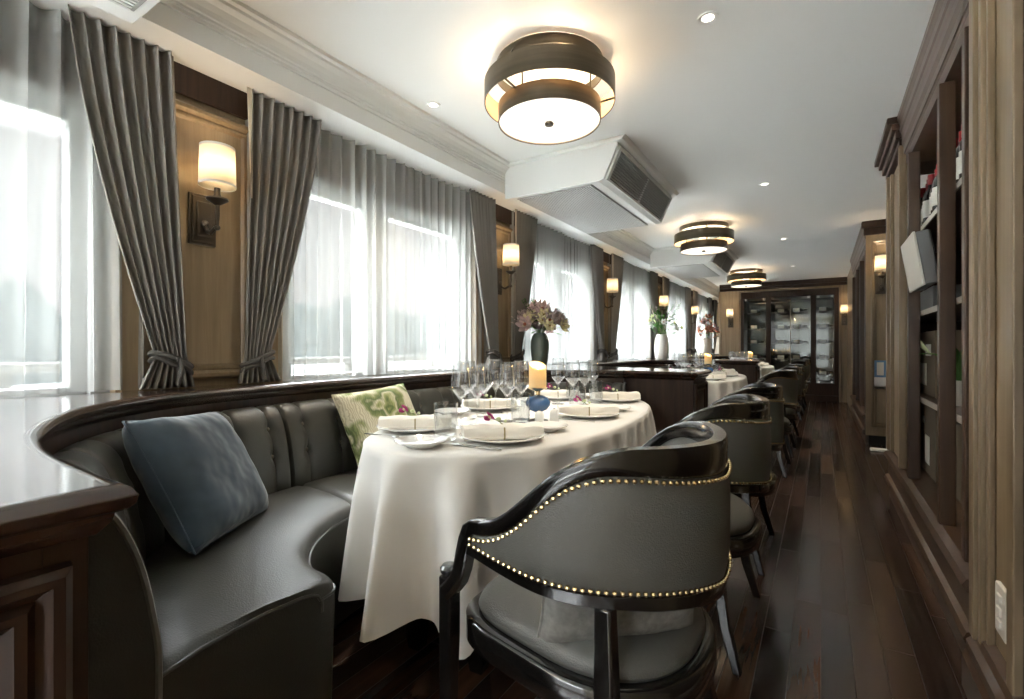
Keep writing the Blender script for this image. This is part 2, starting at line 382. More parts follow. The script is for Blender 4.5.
# left wall: sill, header and the piers between the windows
wl = MB().box(XW-.16, XW, YB, YL, -.1, .86).box(XW-.16, XW, YB, YL, 1.97, ZC)
for k in range(-2, 7):
    p = P0+PITCH*k
    if p+.4 > YB and p-.4 < YL: wl.box(XW-.16, XW, max(p-.40, YB), min(p+.40, YL), .86, 1.97)
struct(wl.build('wall_left', M['frame'], smooth=False))
struct(MB().box(XW-.2, -2.1, YB-.1, YB, 0, ZC).box(.35, 1.75, YB-.1, YB, 0, ZC).box(-2.1, .35, YB-.1, YB, 2.3, ZC).box(-2.1, .35, YB-.1, YB, 0, .15).build('wall_back', M['olive'], smooth=False))
wbk = struct(MB().box(-2.1, .35, YB-.08, YB-.02, .15, .21).box(-2.1, .35, YB-.08, YB-.02, 2.24, 2.3).box(-2.1, -2.04, YB-.08, YB-.02, .21, 2.24).box(.29, .35, YB-.08, YB-.02, .21, 2.24).box(-.92, -.84, YB-.08, YB-.02, .21, 2.24).build('window_9', M['white'], smooth=False, bevel=.006))  # added glazing, unseen behind the camera, lets extra daylight into the room
MB().box(-2.04, .29, YB-.053, YB-.047, .21, 2.24).build('pane', M['pane'], wbk, smooth=False)
# windows (white frame with one wide mullion) and their panes
wi = 0
struct(MB().box(XW, XW+.015, YB, YL, 2.0, 2.25).build('trim_14', M['mahog'], smooth=False))  # dark board imitates the shade on the header above the windows
for k in range(-2, 6):
    a = P0+PITCH*k+.40; b = a+PITCH-.80
    if b < YB: continue
    a = max(a, YB); b = min(b, YL)
    wi += 1
    fr = MB().box(XW-.12, XW-.04, a, b, .86, .92).box(XW-.12, XW-.04, a, b, 1.91, 1.97).box(XW-.12, XW-.04, a, a+.05, .92, 1.91).box(XW-.12, XW-.04, b-.05, b, .92, 1.91)
    mid = P0+PITCH*k+1.03
    if mid > a+.2: fr.box(XW-.13, XW-.03, mid-.09, mid+.09, .92, 1.91)
    w = struct(fr.build('window_%d' % wi, M['frame'], smooth=False, bevel=.006))
    MB().box(XW-.085, XW-.079, a+.05, b-.05, .92, 1.91).build('pane', M['pane'], w, smooth=False)
# dropped soffit with fascia, then the cornice
struct(MB().box(XW, -2.05, YB, YL, 2.25, ZC).build('trim_1', M['ceiling'], smooth=False))
cor = MB()
prof = [(-2.05,2.335),(-2.038,2.335),(-2.038,2.35),(-2.03,2.353),(-2.03,2.363),(-2.022,2.366),(-2.015,2.385),(-2.0,2.405),(-1.978,2.418),(-1.975,2.43),(-1.955,2.433),(-1.955,2.45),(-2.05,2.45)]
cor.loft([[(x,YB,z) for x,z in prof],[(x,YL,z) for x,z in prof]])
struct(cor.build('trim_2', M['white'], smooth=False))
# wood pier panels behind the sconces
for k in range(-1, 6):
    p = P0+PITCH*k
    m = MB().box(XW, XW+.05, p-.34, p+.34, .86, 2.25)
    q = struct(m.build('trim_%d' % (k+30), M['olive'], smooth=False))
    f = MB()
    y0, y1, z0, z1 = p-.20, p+.20, .93, 2.10
    f.frame(lambda u, w, t: (XW+.05+t, u, w), y0, y1, z0, z1, [(0,0),(.002,.018),(.012,.028),(.026,.028),(.034,.018),(.038,.010),(.046,.014),(.056,.012),(.062,.004),(.066,0)])
    f.build('panel_moulding', M['olivey'], q, ang=30)
    MB().box(XW+.05, XW+.07, p-.34, p+.34, 2.13, 2.25).build('frieze_board', M['mahog'], q, smooth=False)

# ------------------------------------------------------------------ right-hand walls
wr = MB()
wr.box(.43, .6, YB, 2.06, 0, ZC).box(.86, 1.0, 2.06, 4.4, 0, ZC).box(.43, .462, 3.70, 4.40, .34, ZC)
wr.box(1.3, 1.75, 4.40, 6.6, 0, ZC).box(1.0, 1.3, 4.3, 4.40, 0, ZC)
wr.box(.86, 1.75, 6.6, 9.3, 0, ZC).box(.43, 1.75, 9.3, YE+.9, 0, ZC)
struct(wr.build('wall_right', M['olive'], smooth=False))
tr = MB()
for (y0, y1, x) in ((2.01,2.06,.392),(1.972,2.004,.402),(1.945,1.965,.412),(1.70,1.75,.405),(1.60,1.64,.415),(.95,1.0,.405)):
    tr.box(x, .43, y0, y1, .17, 2.40)
struct(MB().box(.424, .43, 1.65, 1.70, .2, ZC).build('trim_15', M['mahog'], smooth=False))
struct(MB().box(.422, .43, 1.0, 1.60, .2, ZC).build('trim_16', M['walnut'], smooth=False))
if 1:
    pass
struct(tr.build('trim_9', M['olivey'], smooth=False, bevel=.004))
t2 = MB()
for (y0, y1, x) in ((3.70,3.75,.395),(3.77,3.81,.41),(4.28,4.32,.41),(4.34,4.40,.395)):
    t2.box(x, .43, y0, y1, .34, 2.28)
struct(t2.build('trim_10', M['olivey'], smooth=False, bevel=.004))
c2 = MB()
for i, (z0, z1, d) in enumerate(((2.28,2.32,.02),(2.32,2.37,.045),(2.37,2.41,.07),(2.41,2.45,.10))):
    c2.box(.43-.02-d*.75, 1.0, 3.70-d*.3, 4.40+d, z0, z1)
struct(c2.build('trim_11', M['mahog'], smooth=False, bevel=.006))
bb = MB()
pf = [(.43,0),(.375,0),(.375,.10),(.385,.12),(.385,.15),(.40,.165),(.405,.19),(.43,.20)]
bb.loft([[(x,YB,z) for x,z in pf],[(x,2.055,z) for x,z in pf]])
struct(bb.build('baseboard_right', M['walnut'], smooth=False))
# wall outlet near the camera
o = thing('wall_outlet', 'white wall outlet plate on the tan pilaster at the right edge', 'outlet', (.43,1.86,.335))
MB().box(-.012, 0, -.045, .045, -.07, .07).build('cover_plate', M['plastic'], o, smooth=False, bevel=.004)
for dz in (-.035, 0, .035):
    MB().box(-.017, -.011, -.018, .018, dz-.011, dz+.011).build('socket', M['plastic'], o, smooth=False, bevel=.002)

# ------------------------------------------------------------------ display cabinets on the right
def cabinet(y0, y1, stiles, label, end_panel=False):
    c = thing('display_cabinet', label, 'cabinet', (.62,(y0+y1)/2,0))
    base = MB(); pr = [(.86,0),(.415,0),(.415,.10),(.392,.115),(.384,.135),(.392,.155),(.41,.165),(.41,.275),(.392,.285),(.38,.305),(.392,.325),(.42,.335),(.86,.335)]
    yb = y1+(.70 if not end_panel else 0); base.loft([[(x,y0,z) for x,z in pr],[(x,yb,z) for x,z in pr]])
    base.build('base', M['walnut'], c, smooth=False, world=True)
    cr = MB(); pr = [(.86,2.16),(.428,2.16),(.428,2.215),(.422,2.225),(.416,2.225),(.416,2.26),(.412,2.272),(.407,2.285),(.407,2.315),(.402,2.345),(.396,2.355),(.396,2.39),(.389,2.41),(.384,2.42),(.384,2.45),(.86,2.45)]
    cr.loft([[(x,y0-.0,z) for x,z in pr],[(x,y1+.0,z) for x,z in pr]])
    cr.build('crown_moulding', M['walnut'], c, smooth=False, world=True)
    ye = yb-.03; MB().box(.845, .86, y0, ye, .335, 2.16).build('back_panel', M['mahog'], c, smooth=False, world=True)
    MB().box(.44, .845, y0, y0+.02, .335, 2.16).build('side_panel', M['mahog'], c, smooth=False, world=True)
    MB().box(.465, .845, ye-.02, ye, .335, 2.16).build('side_panel', M['mahog'], c, smooth=False, world=True)
    for s in stiles:
        MB().box(.412, .465, s-.022, s+.022, .335, 2.16).build('stile', M['walnut'], c, smooth=False, world=True, bevel=.004)
    for z in (.79, 1.27, 1.74):
        f = MB().box(.475, .845, y0+.02, ye-.02, z-.025, z).build('shelf', M['walnut'], c, smooth=False, world=True)
        MB().box(.468, .475, y0+.02, ye-.02, z-.026, z+.001).build('shelf_edge', M['shelfpale'], f, smooth=False, world=True)
    if end_panel:
        e = MB().box(.415, 1.25, y0-.04, y0, .11, 2.30).build('end_panel', M['olive'], c, smooth=False, world=True)
        f = MB()
        f.frame(lambda u, w, t: (u, y0-.04-t, w), .46, 1.2, .20, 2.24, [(0,0),(.003,.012),(.014,.016),(.022,.010),(.028,.006),(.036,.009),(.044,.005),(.05,0)])
        f.build('panel_moulding', M['olivey'], e, world=True, ang=30)
        MB().box(.44, 1.25, y0-.03, y0, 0, .11).build('plinth', M['dark'], c, smooth=False, world=True)
        MB().box(.375, 1.25, y0-.09, y0, 2.38, 2.45).box(.395, 1.25, y0-.06, y0, 2.30, 2.38).build('cornice_return', M['mahog'], c, smooth=False, world=True, bevel=.008)
    return c
cabinet(2.085, 3.695, (2.24, 2.66, 3.50), 'long dark display cabinet with shelves of wine nearest on the right')
cabinet(6.61, 9.29, (6.70, 7.5, 8.3, 9.2), 'dark display cabinet beyond the recess, with tan sconce panel on its end', True)

def bottle_mb(h=.30, r=.037):
    return [(0,0),(r*.9,0),(r,.006),(r,h*.60),(r*.93,h*.66),(r*.5,h*.74),(r*.36,h*.80),(r*.36,h*.97),(r*.40,h*.975),(r*.40,h),(0,h)]
bt = thing('wine_bottle', 'x', 'wine bottle')
MB().lathe(bottle_mb(), 16).build('bottle_body', M['bottle'], bt)
MB().lathe([(.0376,.06),(.0378,.06),(.0378,.155),(.0376,.155)], 16).build('bottle_label', M['label'], bt)
MB().lathe([(.0145,.245),(.0155,.245),(.0155,.302),(0,.303)], 12).build('foil', M['redfoil'], bt)
ordn = ['nearest', 'second', 'third', 'fourth', 'fifth', 'sixth', 'seventh', 'eighth', 'ninth', 'tenth', 'eleventh', 'twelfth', 'thirteenth', 'fourteenth', 'fifteenth', 'sixteenth']
ys = [2.75+.092*j for j in range(16)]
for i, y in enumerate(ys):
    lab = '%s wine bottle from the near end of the top cabinet shelf' % ordn[i]
    if i == 0: bt.location = (.53,y,1.741); bt['label'] = lab; bt['group'] = 'wine bottles on the top cabinet shelf'
    else: dup(bt, (.525+.008*(i % 3), y, 1.741), .4*i, lab)
# tilted slab hanging out of the near cabinet, box behind it
o = thing('tilted_case', 'grey slab-shaped case leaning out of the near cabinet at eye height', 'case', (.412,3.13,1.49))
def tilt(p): 
    a = radians(-8.6); return (p[0]*cos(a)+p[2]*sin(a)-0.0, p[1], -p[0]*sin(a)+p[2]*cos(a))
MB().box(-.02, .03, -.20, .20, -.125, .125).xf(tilt).build('case_body', M['greybox'], o, smooth=False, bevel=.006)
MB().box(-.032, -.021, -.20, .20, -.128, .128).xf(tilt).build('case_lid', M['plastic'], o, smooth=False, bevel=.003)
MB().box(.0305, .034, -.195, .195, -.12, .12).xf(tilt).build('back_cover', M['dark'], o, smooth=False)
def tbox(name, label, cat, x0, x1, y0, y1, z0, z1, m, panel=None, grp=None):
    o = thing(name, label, cat, ((x0+x1)/2,(y0+y1)/2,z0), 0, grp)
    a, b_, h = (x1-x0)/2, (y1-y0)/2, z1-z0
    MB().box(-a, a, -b_, b_, 0, h).build('box_body', m, o, smooth=False, bevel=.004)
    MB().box(-a*.98, a*.98, -.015, .015, h, h+.001).build('tape', M['shelfpale'], o, smooth=False)
    if panel:
        for (u0,u1,w0,w1) in panel:
            MB().box(-a-.0015, -a, -b_+2*b_*u0, -b_+2*b_*u1, h*w0, h*w1).build('box_label', M['label'], o, smooth=False)
    return o
tbox('storage_box', 'pale grey box lying on the middle cabinet shelf behind the tilted case', 'box', .49, .75, 3.30, 3.90, 1.271, 1.39, M['greybox'])
tbox('carton', 'brown carton with two white labels standing on the lower cabinet shelf', 'carton', .52, .80, 3.44, 3.98, .791, 1.16, M['carton'], [(.2,.5,.62,.8),(.45,.85,.15,.5)])
tbox('carton', 'brown carton with a white label on the floor of the near cabinet, far one', 'carton', .52, .80, 3.42, 3.98, .336, .74, M['carton'], [(.3,.55,.15,.55),(.6,.7,.7,.8)])
tbox('carton', 'tall brown carton on the floor of the near cabinet, close to the camera', 'carton', .55, .80, 2.85, 3.15, .336, .70, M['carton'], [(.1,.3,.2,.6)])
o = thing('potted_plant', 'leafy green plant in a pale pot on the lower cabinet shelf', 'plant', (.57,3.10,.791))
MB().lathe([(0,0),(.05,0),(.06,.12),(.055,.12),(.045,.02),(0,.02)], 16).build('pot', M['vasewhite'], o)
MB().lathe([(.0,.1),(.054,.1)], 12).build('soil', M['carton'], o)
for i in range(9):
    a = 2*pi*i/9+.3; h = .24+.1*random.random(); lean = .10+.1*random.random(); lf = MB()
    lf.grid(8, 2, lambda u, v: (cos(a)*(.02+lean*u*u)-sin(a)*.016*(v-.5)*2*sin(pi*min(1,u*.9+.1)), max(-.3, sin(a)*(.02+1.6*lean*u*u)+cos(a)*.016*(v-.5)*2*sin(pi*min(1,u*.9+.1))), .10+h*u-.10*u**3))
    lf.build('leaf', M['leafgreen'], o, solid=.002)
lx = thing('leaning_palm_leaf', 'long pale green leaf arching past the near cabinet posts', 'leaf', (.485,3.30,1.03))
MB().grid(10, 2, lambda u, v: (-.05*u+.0, .55*u+.0, .17*u-.02*u*u+.02*(v-.5)*2*sin(pi*(u*.95+.04)))).build('leaf_blade', M['palegreen'], lx, solid=.002)
lx2 = thing('leaning_palm_leaf', 'short pale green leaf beside the potted plant in the cabinet', 'leaf', (.50,2.86,.96))
MB().grid(10, 2, lambda u, v: (.0, .30*u, .24*u-.02*u*u+.016*(v-.5)*2*sin(pi*(u*.95+.04)))).build('leaf_blade', M['palegreen'], lx2, solid=.002)
# things by the recess
o = thing('card_holder', 'blue and white card holder mounted on the tan panel past the recess', 'holder', (.54,6.568,.77))
MB().box(-.05, .05, -.02, 0, -.12, .16).build('card', M['bluebox'], o, smooth=False)
MB().box(-.055, .055, -.045, -.02, -.14, -.12).box(-.055, .055, -.045, -.04, -.14, -.02).build('tray', M['china'], o, smooth=False)
MB().box(-.03, .03, -.022, -.02, .0, .14).build('card_picture', M['label'], o, smooth=False)
o = thing('folded_cloth', 'small white folded cloth on the floor of the recess', 'cloth', (.52,6.25,.002))
MB().box(-.09, .09, -.06, .06, 0, .012).box(-.085, .08, -.055, .05, .012, .022).build('fold', M['linen'], o, smooth=False, bevel=.004)

# ------------------------------------------------------------------ end wall with the wine cabinet
we = MB().box(-1.88, -1.46, YE, YL, 0, ZC).box(XW-.1, -1.88, YL, YL+.1, 0, ZC).box(.45, 1.75, YE+.5, YE+.9, 0, ZC).box(.30, .45, YE, YE+.9, 0, ZC).box(-1.46, .30, YE, YE+.9, 2.26, ZC).box(-1.46, .30, YE+.65, YE+.9, 0, 2.26)
struct(we.build('wall_end', M['olive'], smooth=False))
te = MB().box(-1.88, .43, YE-.05, YE, 2.36, 2.45).box(-1.88, .43, YE-.03, YE, 2.30, 2.36)
struct(te.build('trim_12', M['mahog'], smooth=False, bevel=.008))
te = MB().box(-1.90, -1.85, YE-.02, YE, 0, 2.30).box(-1.50, -1.46, YE-.025, YE, 0, 2.30).box(.30, .34, YE-.025, YE, 0, 2.30)
struct(te.build('trim_13', M['olivey'], smooth=False, bevel=.006))
wc = thing('wine_cabinet', 'tall glazed wine cabinet filling the far end wall', 'cabinet', (-.58,YE+.2,0))
MB().box(-1.455, .295, YE-.03, YE+.60, 0, .12).box(-1.455, .295, YE+.0, YE+.60, .12, .36).build('base', M['mahog'], wc, smooth=False, world=True, bevel=.006)
MB().box(-1.455, .295, YE-.02, YE+.60, 2.12, 2.255).build('header', M['mahog'], wc, smooth=False, world=True, bevel=.006)
MB().box(-1.455, .295, YE+.60, YE+.63, .36, 2.12).build('mirror_back', M['mirror'], wc, smooth=False, world=True)
MB().box(-1.455, -1.40, YE-.02, YE+.60, .36, 2.12).box(.22, .295, YE-.02, YE+.60, .36, 2.12).build('side_panel', M['mahog'], wc, smooth=False, world=True)
MX = [-.93, -.13]
for x in MX: MB().box(x-.045, x+.045, YE-.02, YE+.04, .36, 2.12).build('mullion', M['mahog'], wc, smooth=False, world=True, bevel=.004)
bays = [(-1.40,-.975,'left'),(-.885,-.175,'middle'),(-.085,.22,'right')]
for a, b, nm in bays:
    d = MB().box(a, b, YE+.005, YE+.012, .37, 2.11).build('glass_door', M['cabglass'], wc, smooth=False, world=True)
    for xx in (a+.04, b-.04):
        MB().box(xx-.02, xx+.02, YE-.006, YE+.004, 2.07, 2.11).box(xx-.02, xx+.02, YE-.006, YE+.004, .37, .40).build('clip', M['steel'], d, smooth=False, world=True)
MB().tube([(-.53,YE-.012,.75),(-.53,YE-.012,2.05)], .010).build('door_pull', M['steel'], wc, world=True)
wb = None
rows = [(1.86,'top'),(1.52,'second'),(1.20,'third'),(.88,'fourth'),(.56,'bottom')]
for z, rn in rows:
    for a, b, nm in bays:
        MB().tube([(a,YE+.18,z-.045),(b,YE+.18,z-.045)], .006, 6).tube([(a,YE+.30,z-.045),(b,YE+.30,z-.045)], .006, 6).build('rack_rod', M['steel'], wc, world=True)
for z, rn in rows:
    for a, b, nm in bays:
        xs = [(a+.06, 0), (b-.37, 1)] if nm == 'middle' else [((a+b)/2-.15, 0)]
        for x, k in xs:
            lab = 'wine bottle lying on the %s rack in the %s bay of the far wine cabinet' % (rn, nm)
            if nm == 'middle': lab = 'wine bottle on the %s rack, %s half of the far cabinet middle bay' % (rn, 'left' if k == 0 else 'right')
            if wb is None:
                wb = thing('lying_wine_bottle', lab, 'wine bottle', (x,YE+.24,z-.0015), 0, 'wine bottles in the far cabinet')
                R = lambda p: (p[2], p[1], p[0])
                MB().lathe(bottle_mb(), 12).xf(R).build('bottle_body', M['bottle'], wb)
                MB().lathe([(.0376,.05),(.0378,.05),(.0378,.17),(.0376,.17)], 12).xf(R).build('bottle_label', M['label'], wb)
                MB().lathe([(.0145,.24),(.0155,.24),(.0155,.302),(0,.303)], 10).xf(R).build('foil', M['iron'], wb)
            else:
                dup(wb, (x+(.0 if k == 0 else .0),YE+.24,z-.0015), 0, lab)

# ------------------------------------------------------------------ outdoors: sea, hills, deck railing
struct(MB().box(-4.2, XW-.16, YB-3, YE+6, -.3, -.05).build('deck', M['deck'], smooth=False))
struct(MB().box(XW-.2, 2.5, YB-4, YB-.1, -.3, -.05).build('back_bounce_slab', M['deck'], smooth=False))  # unseen pale slab added outside the back glazing, bounces daylight in
struct(MB().box(-13, -4.2, YB-6, YE+9, -.6, -.35).build('bounce_slab', M['deck'], smooth=False))  # unseen white reflector, added to throw skylight up onto the ceiling
sea = MB().box(-600, -6, -500, 700, -4.2, -4); sea.build('sea', M['water'], smooth=False)['kind'] = 'structure'
rl = thing('deck_railing', 'dark railing along the outside deck seen through the sheer curtains', 'railing', (-3.6,4,0))
MB().box(-3.66, -3.56, YB-2, YE+7, .93, .985).build('top_rail', M['rail'], rl, smooth=False, world=True, bevel=.01)
MB().box(-3.63, -3.59, YB-2, YE+7, .10, .14).build('bottom_rail', M['rail'], rl, smooth=False, world=True)
y = YB-1.9; n = 0
while y < YE+6.9:
    MB().box(-3.635, -3.585, y-.025, y+.025, -.05, .93).build('railing_post', M['rail'], rl, smooth=False, world=True); y += 1.1
def ridge(name, label, x, y0, y1, hs, depth):
    h = MB(); n = 60
    def fn(u, v):
        yy = lerp(y0, y1, u); H = lin(hs, u)+3.0*sin(u*37)+1.5*sin(u*91+1)
        H = max(.1, H) if 0 < u < 1 else 0
        return (x-depth*v-4*sin(u*23), yy, -4.1+(H+4)*sin(pi*v)*(1+.04*sin(u*60+v*9)))
    h.grid(n, 10, fn); tag(h.build(name, M['hill']), label, 'hill')
ridge('hill', 'wooded island hill across the water outside the first window', -90, -85, 38, [(0,0),(.2,9),(.5,13),(.75,17),(.92,8),(1,0)], 60)
ridge('distant_hill', 'pale hill ridge across the water outside the second window', -150, 70, 330, [(0,0),(.15,14),(.35,24),(.5,16),(.7,22),(1,0)], 90)
# ------------------------------------------------------------------ curtains
PN = {-1:'behind the camera', 0:'first wall lamp', 1:'second wall lamp', 2:'third wall lamp', 3:'fourth wall lamp', 4:'fifth wall lamp', 5:'farthest wall pier'}
XD = -2.205
def drape(p, side, nm, seed):
    """side -1: left of the lamp (smaller y), +1: right of it"""
    rnd = random.Random(seed)
    lab = 'grey tied-back drape on the %s side of the %s' % ('near' if side < 0 else 'far', nm)
    c = thing('drape', lab, 'curtain', (XD, p, .9), 0, 'grey drapes along the window wall')
    z0, z1, zt = .905, 2.25, 1.03
    inT, outT = (.165, .50) if side < 0 else (.145, .53)
    inK, outK = (.12, .235)
    ph = rnd.random()*6
    NF = 7.5
    wts = [rnd.uniform(.75, 1.3) for _ in range(20)]
    def fold(u):
        q = u*NF+ph; k = int(q) % 20; f = wts[k]
        return f*sin(2*pi*q)
    def pt(u, v):
        z = lerp(z1, z0, v)
        if z >= zt:
            s = (z-zt)/(z1-zt); e = .5*(s+sin(s*pi/2))
            o = lerp(outK, outT, e); i = lerp(inK, inT, s)
            amp = lerp(.011, .016, min(1, s*1.5)); bul = -.03*sin(pi*min(1,s))*0
        else:
            s = (zt-z)/(zt-z0); o = lerp(outK, outK+.055, s); i = lerp(inK, inK-.03, s); amp = lerp(.012, .022, s); bul = 0
        wv = .012*sin(2*pi*(u*NF+ph)+pi/2)*(1 if z > zt+.2 else .5)
        return (amp*fold(u)+.0, side*(lerp(i, o, u)+wv*(.4 if u*(1-u) > .01 else 0)), z-.9)
    MB().grid(90, 44, pt).build('drape_panel', M['drape'], c, solid=.004)
    if side > 0:
        MB().grid(6, 30, lambda u, v: (.012, side*(lerp(inT, inT-.024*(1-.8*v), u)), lerp(1.35, .85, v))).build('lining_edge', M['lining'], c, solid=.003)
    cy = side*(inK+outK)/2; ry = (outK-inK)/2+.012; rx = .045
    t = []
    for i in range(25):
        a = 2*pi*i/24; t.append((rx*cos(a), cy+ry*sin(a), .115+.03*sin(a)*side+.008*cos(a)))
    m = MB().tube(t, .011, 8)
    t2 = [(x*1.05, y, z-.022+.006*sin(i)) for i, (x, y, z) in enumerate(t)]
    m.tube(t2, .010, 8)
    m.tube([(rx+.005, cy-side*.01, .12), (rx+.018, cy-side*.012, .07), (rx+.012, cy, .02)], .009, 8)
    m.build('tieback', M['tie'], c)
    return c
i = 0
for k in range(-1, 6):
    p = P0+PITCH*k
    for sd in (-1, 1):
        if k == -1: continue
        d = drape(p, sd, PN[k] if k >= 0 else 'lamp behind the camera', 40+i); i += 1
bayn = ['leftmost window next to the camera', 'second window bay from the left', 'third window bay from the left', 'fourth window bay from the left', 'fifth window bay from the left', 'farthest window bay beyond the end wall']
for k in range(-1, 5):
    a = P0+PITCH*k+.13; b = P0+PITCH*(k+1)-.13
    rnd = random.Random(90+k); NF = 26
    ph = [rnd.uniform(0, 6.28) for _ in range(4)]
    def sh(u, v):
        z = lerp(2.249, .905, v)
        q = u*NF
        am = .021+.010*sin(u*17+ph[0])+.005*sin(u*41+ph[1])
        x = -2.268+am*sin(2*pi*q+1.4*sin(u*11+ph[2])+.5*v*sin(u*9))+.004*sin(2*pi*q*2.3+ph[3])
        y = lerp(a, b, u)+.010*sin(2*pi*q+pi/2+.7*sin(u*11+ph[2]))+.012*v*sin(u*23)
        return (x, y, z)
    s = thing('sheer_curtain', 'white sheer curtain hanging across the %s' % bayn[k+1], 'curtain', (-2.262,(a+b)/2,.905), 0, 'white sheers along the window wall')
    MB().grid(420, 10, sh).build('sheer_panel', M['sheer'], s, world=True)
    MB().grid(420, 1, lambda u, v: (lambda q: (q[0]+.001, q[1], lerp(2.249, 2.17, v)))(sh(u, 0))).build('heading_tape', M['sheer'], s, world=True)

# ------------------------------------------------------------------ sconces
def sconce(loc, rz, label, group='wall sconces with cream shades'):
    s = thing('wall_sconce', label, 'lamp', loc, rz, group)
    # local: wall plane x=0, lamp stands out along +x; origin at the plate centre
    MB().box(0, .012, -.055, .055, -.11, .11).box(.012, .02, -.045, .045, -.098, .098).box(.02, .028, -.03, .03, -.075, .075).build('back_plate', M['iron'], s, smooth=False, bevel=.004)
    MB().tube([(.028,0,-.02),(.05,0,-.055),(.08,0,-.065),(.128,0,-.045),(.135,0,-.0),(.135,0,.05)], .009, 8).sphere((.03,0,-.02), .016).sphere((.135,0,-.05), .012).build('arm', M['iron'], s)
    MB().lathe([(0,.04),(.012,.045),(.03,.058),(.042,.066),(.042,.072),(.02,.074),(.012,.09),(.012,.115),(0,.115)], 16, .135, 0, 0).build('candle_cup', M['iron'], s)
    MB().lathe([(.068,.125),(.064,.285)], 24, .135, 0, 0).build('lamp_shade', M['shade'], s, solid=.002)
    MB().lathe([(.0695,.122),(.0695,.132),(.0675,.132)], 24, .135, 0, 0).lathe([(.0655,.278),(.0655,.288),(.0635,.288)], 24, .135, 0, 0).build('shade_trim', M['linen'], s)
    MB().sphere((.135,0,.185), .022, 10, 6, (1,1,1.4)).build('bulb', M['bulb'], s)
    return s
SN = ['first', 'second', 'third', 'fourth', 'fifth']
SCL = []
for k in range(0, 5):
    p = P0+PITCH*k
    loc = (XW+.05, p-.035, 1.62)
    if k == 0: sc0 = sconce(loc, 0, 'wall sconce with cream shade on the nearest wood pier between drapes')
    else: dup(sc0, loc, 0, 'wall sconce with cream shade on the %s wood pier from the left' % SN[k])
    SCL.append((loc[0]+.135, p-.035, 1.62+.19))
dup(sc0, (.55, 6.57, 1.76), -pi/2, 'wall sconce on the end of the far display cabinet, right side'); SCL.append((.55, 6.435, 1.95))
dup(sc0, (-1.66, YE, 1.62), -pi/2, 'wall sconce on the end wall left of the wine cabinet'); SCL.append((-1.66, YE-.135, 1.81))
dup(sc0, (.385, YE, 1.62), -pi/2, 'wall sconce on the end wall right of the wine cabinet'); SCL.append((.385, YE-.135, 1.81))
def plight(name, loc, e, col, r):
    l = bpy.data.lights.new(name, 'POINT'); l.energy = e; l.color = col; l.shadow_soft_size = r
    o = bpy.data.objects.new(name, l); COL.objects.link(o); o.location = loc; return o
for i, q in enumerate(SCL): plight('sconce_light', (q[0],q[1],q[2]+.035), E_SC, (1,.74,.48), .02)

# ------------------------------------------------------------------ ceiling drum lights
FN = ['nearest', 'middle', 'farthest']
FX = -1.125
def drum(loc, label):
    t = thing('ceiling_lamp', label, 'lamp', loc, 0, 'bronze drum ceiling lamps')
    def ring(r, z0, z1, w=.004):
        return [(r-w,z0),(r,z0),(r,z1),(r-w,z1),(r-w,z0)]
    MB().lathe([(0,0),(.17,0),(.17,-.012),(0,-.012)], 40).build('canopy', M['white'], t)
    MB().lathe(ring(.262,-.050,-.003), 64).build('top_drum', M['bronze'], t)
    MB().lathe(ring(.318,-.192,-.088), 64).build('middle_drum', M['bronze'], t)
    MB().lathe([(.313,-.190),(.313,-.090)], 64).build('drum_lining', M['bronzelt'], t)
    b = MB().lathe(ring(.250,-.284,-.200), 64).build('bottom_drum', M['bronze'], t)
    MB().lathe([(.245,-.282),(.245,-.202)], 64).build('drum_lining', M['bronzelt'], b)
    MB().lathe([(0,-.276),(.244,-.276),(.244,-.272),(0,-.272)], 64).build('diffuser', M['diffuser'], t)
    MB().lathe([(0,-.292),(.020,-.292),(.023,-.284),(.018,-.276),(0,-.276)], 16).build('finial', M['bronze'], t)
    for a in (20, 140, 260):
        A = radians(a)
        m = MB().tube([(.247*cos(A),.247*sin(A),-.204),(.316*cos(A),.316*sin(A),-.19)], .005, 6)
        m.tube([(.258*cos(A),.258*sin(A),-.03),(.314*cos(A),.314*sin(A),-.12)], .004, 6)
        m.tube([(.20*cos(A),.20*sin(A),-.005),(.20*cos(A),.20*sin(A),-.25)], .004, 6)
        m.build('bracket', M['bronze'], t)
    MB().lathe([(.05,-.012),(.05,-.20),(.0,-.20)], 16).build('lamp_holder', M['white'], t)
    return t
for k in range(-1, 3):
    loc = (FX, 2.10+3.71*k, ZC)
    if k == -1: d0 = drum((FX, 2.10, ZC), 'bronze drum ceiling lamp nearest the camera')
    elif k > 0: dup(d0, loc, .5*k, 'bronze drum ceiling lamp, %s of the three in the row' % FN[k])
    for a in range(4):
        A = radians(45+90*a)
        plight('drum_light', (loc[0]+.205*cos(A), loc[1]+.205*sin(A), ZC-.125), E_DR, (1,.72,.45), .02)

# ------------------------------------------------------------------ recessed downlights
dn = None
spots = [(-.40,2.15,'nearest recessed downlight in the right ceiling row'),(-.40,4.59,'second recessed downlight in the right ceiling row'),(-.40,7.02,'third recessed downlight in the right ceiling row'),(-.40,9.45,'farthest recessed downlight in the right ceiling row'),(-1.86,2.08,'small recessed downlight beside the left cornice')]
for x, y, lb in spots:
    if dn is None:
        dn = thing('recessed_downlight', lb, 'lamp', (x,y,ZC), 0, 'recessed ceiling downlights')
        MB().lathe([(.042,0),(.042,-.006),(.030,-.006),(.024,-.002)], 24).build('trim_ring', M['white'], dn)
        MB().lathe([(0,-.002),(.024,-.002)], 20).build('lens', M['spot'], dn)
    else: dup(dn, (x,y,ZC), 0, lb)
    l = bpy.data.lights.new('downlight', 'SPOT'); l.energy = E_SP; l.color = (1,.86,.68); l.spot_size = radians(80); l.spot_blend = .6; l.shadow_soft_size = .025
    o = bpy.data.objects.new('downlight', l); COL.objects.link(o); o.location = (x,y,ZC-.012)

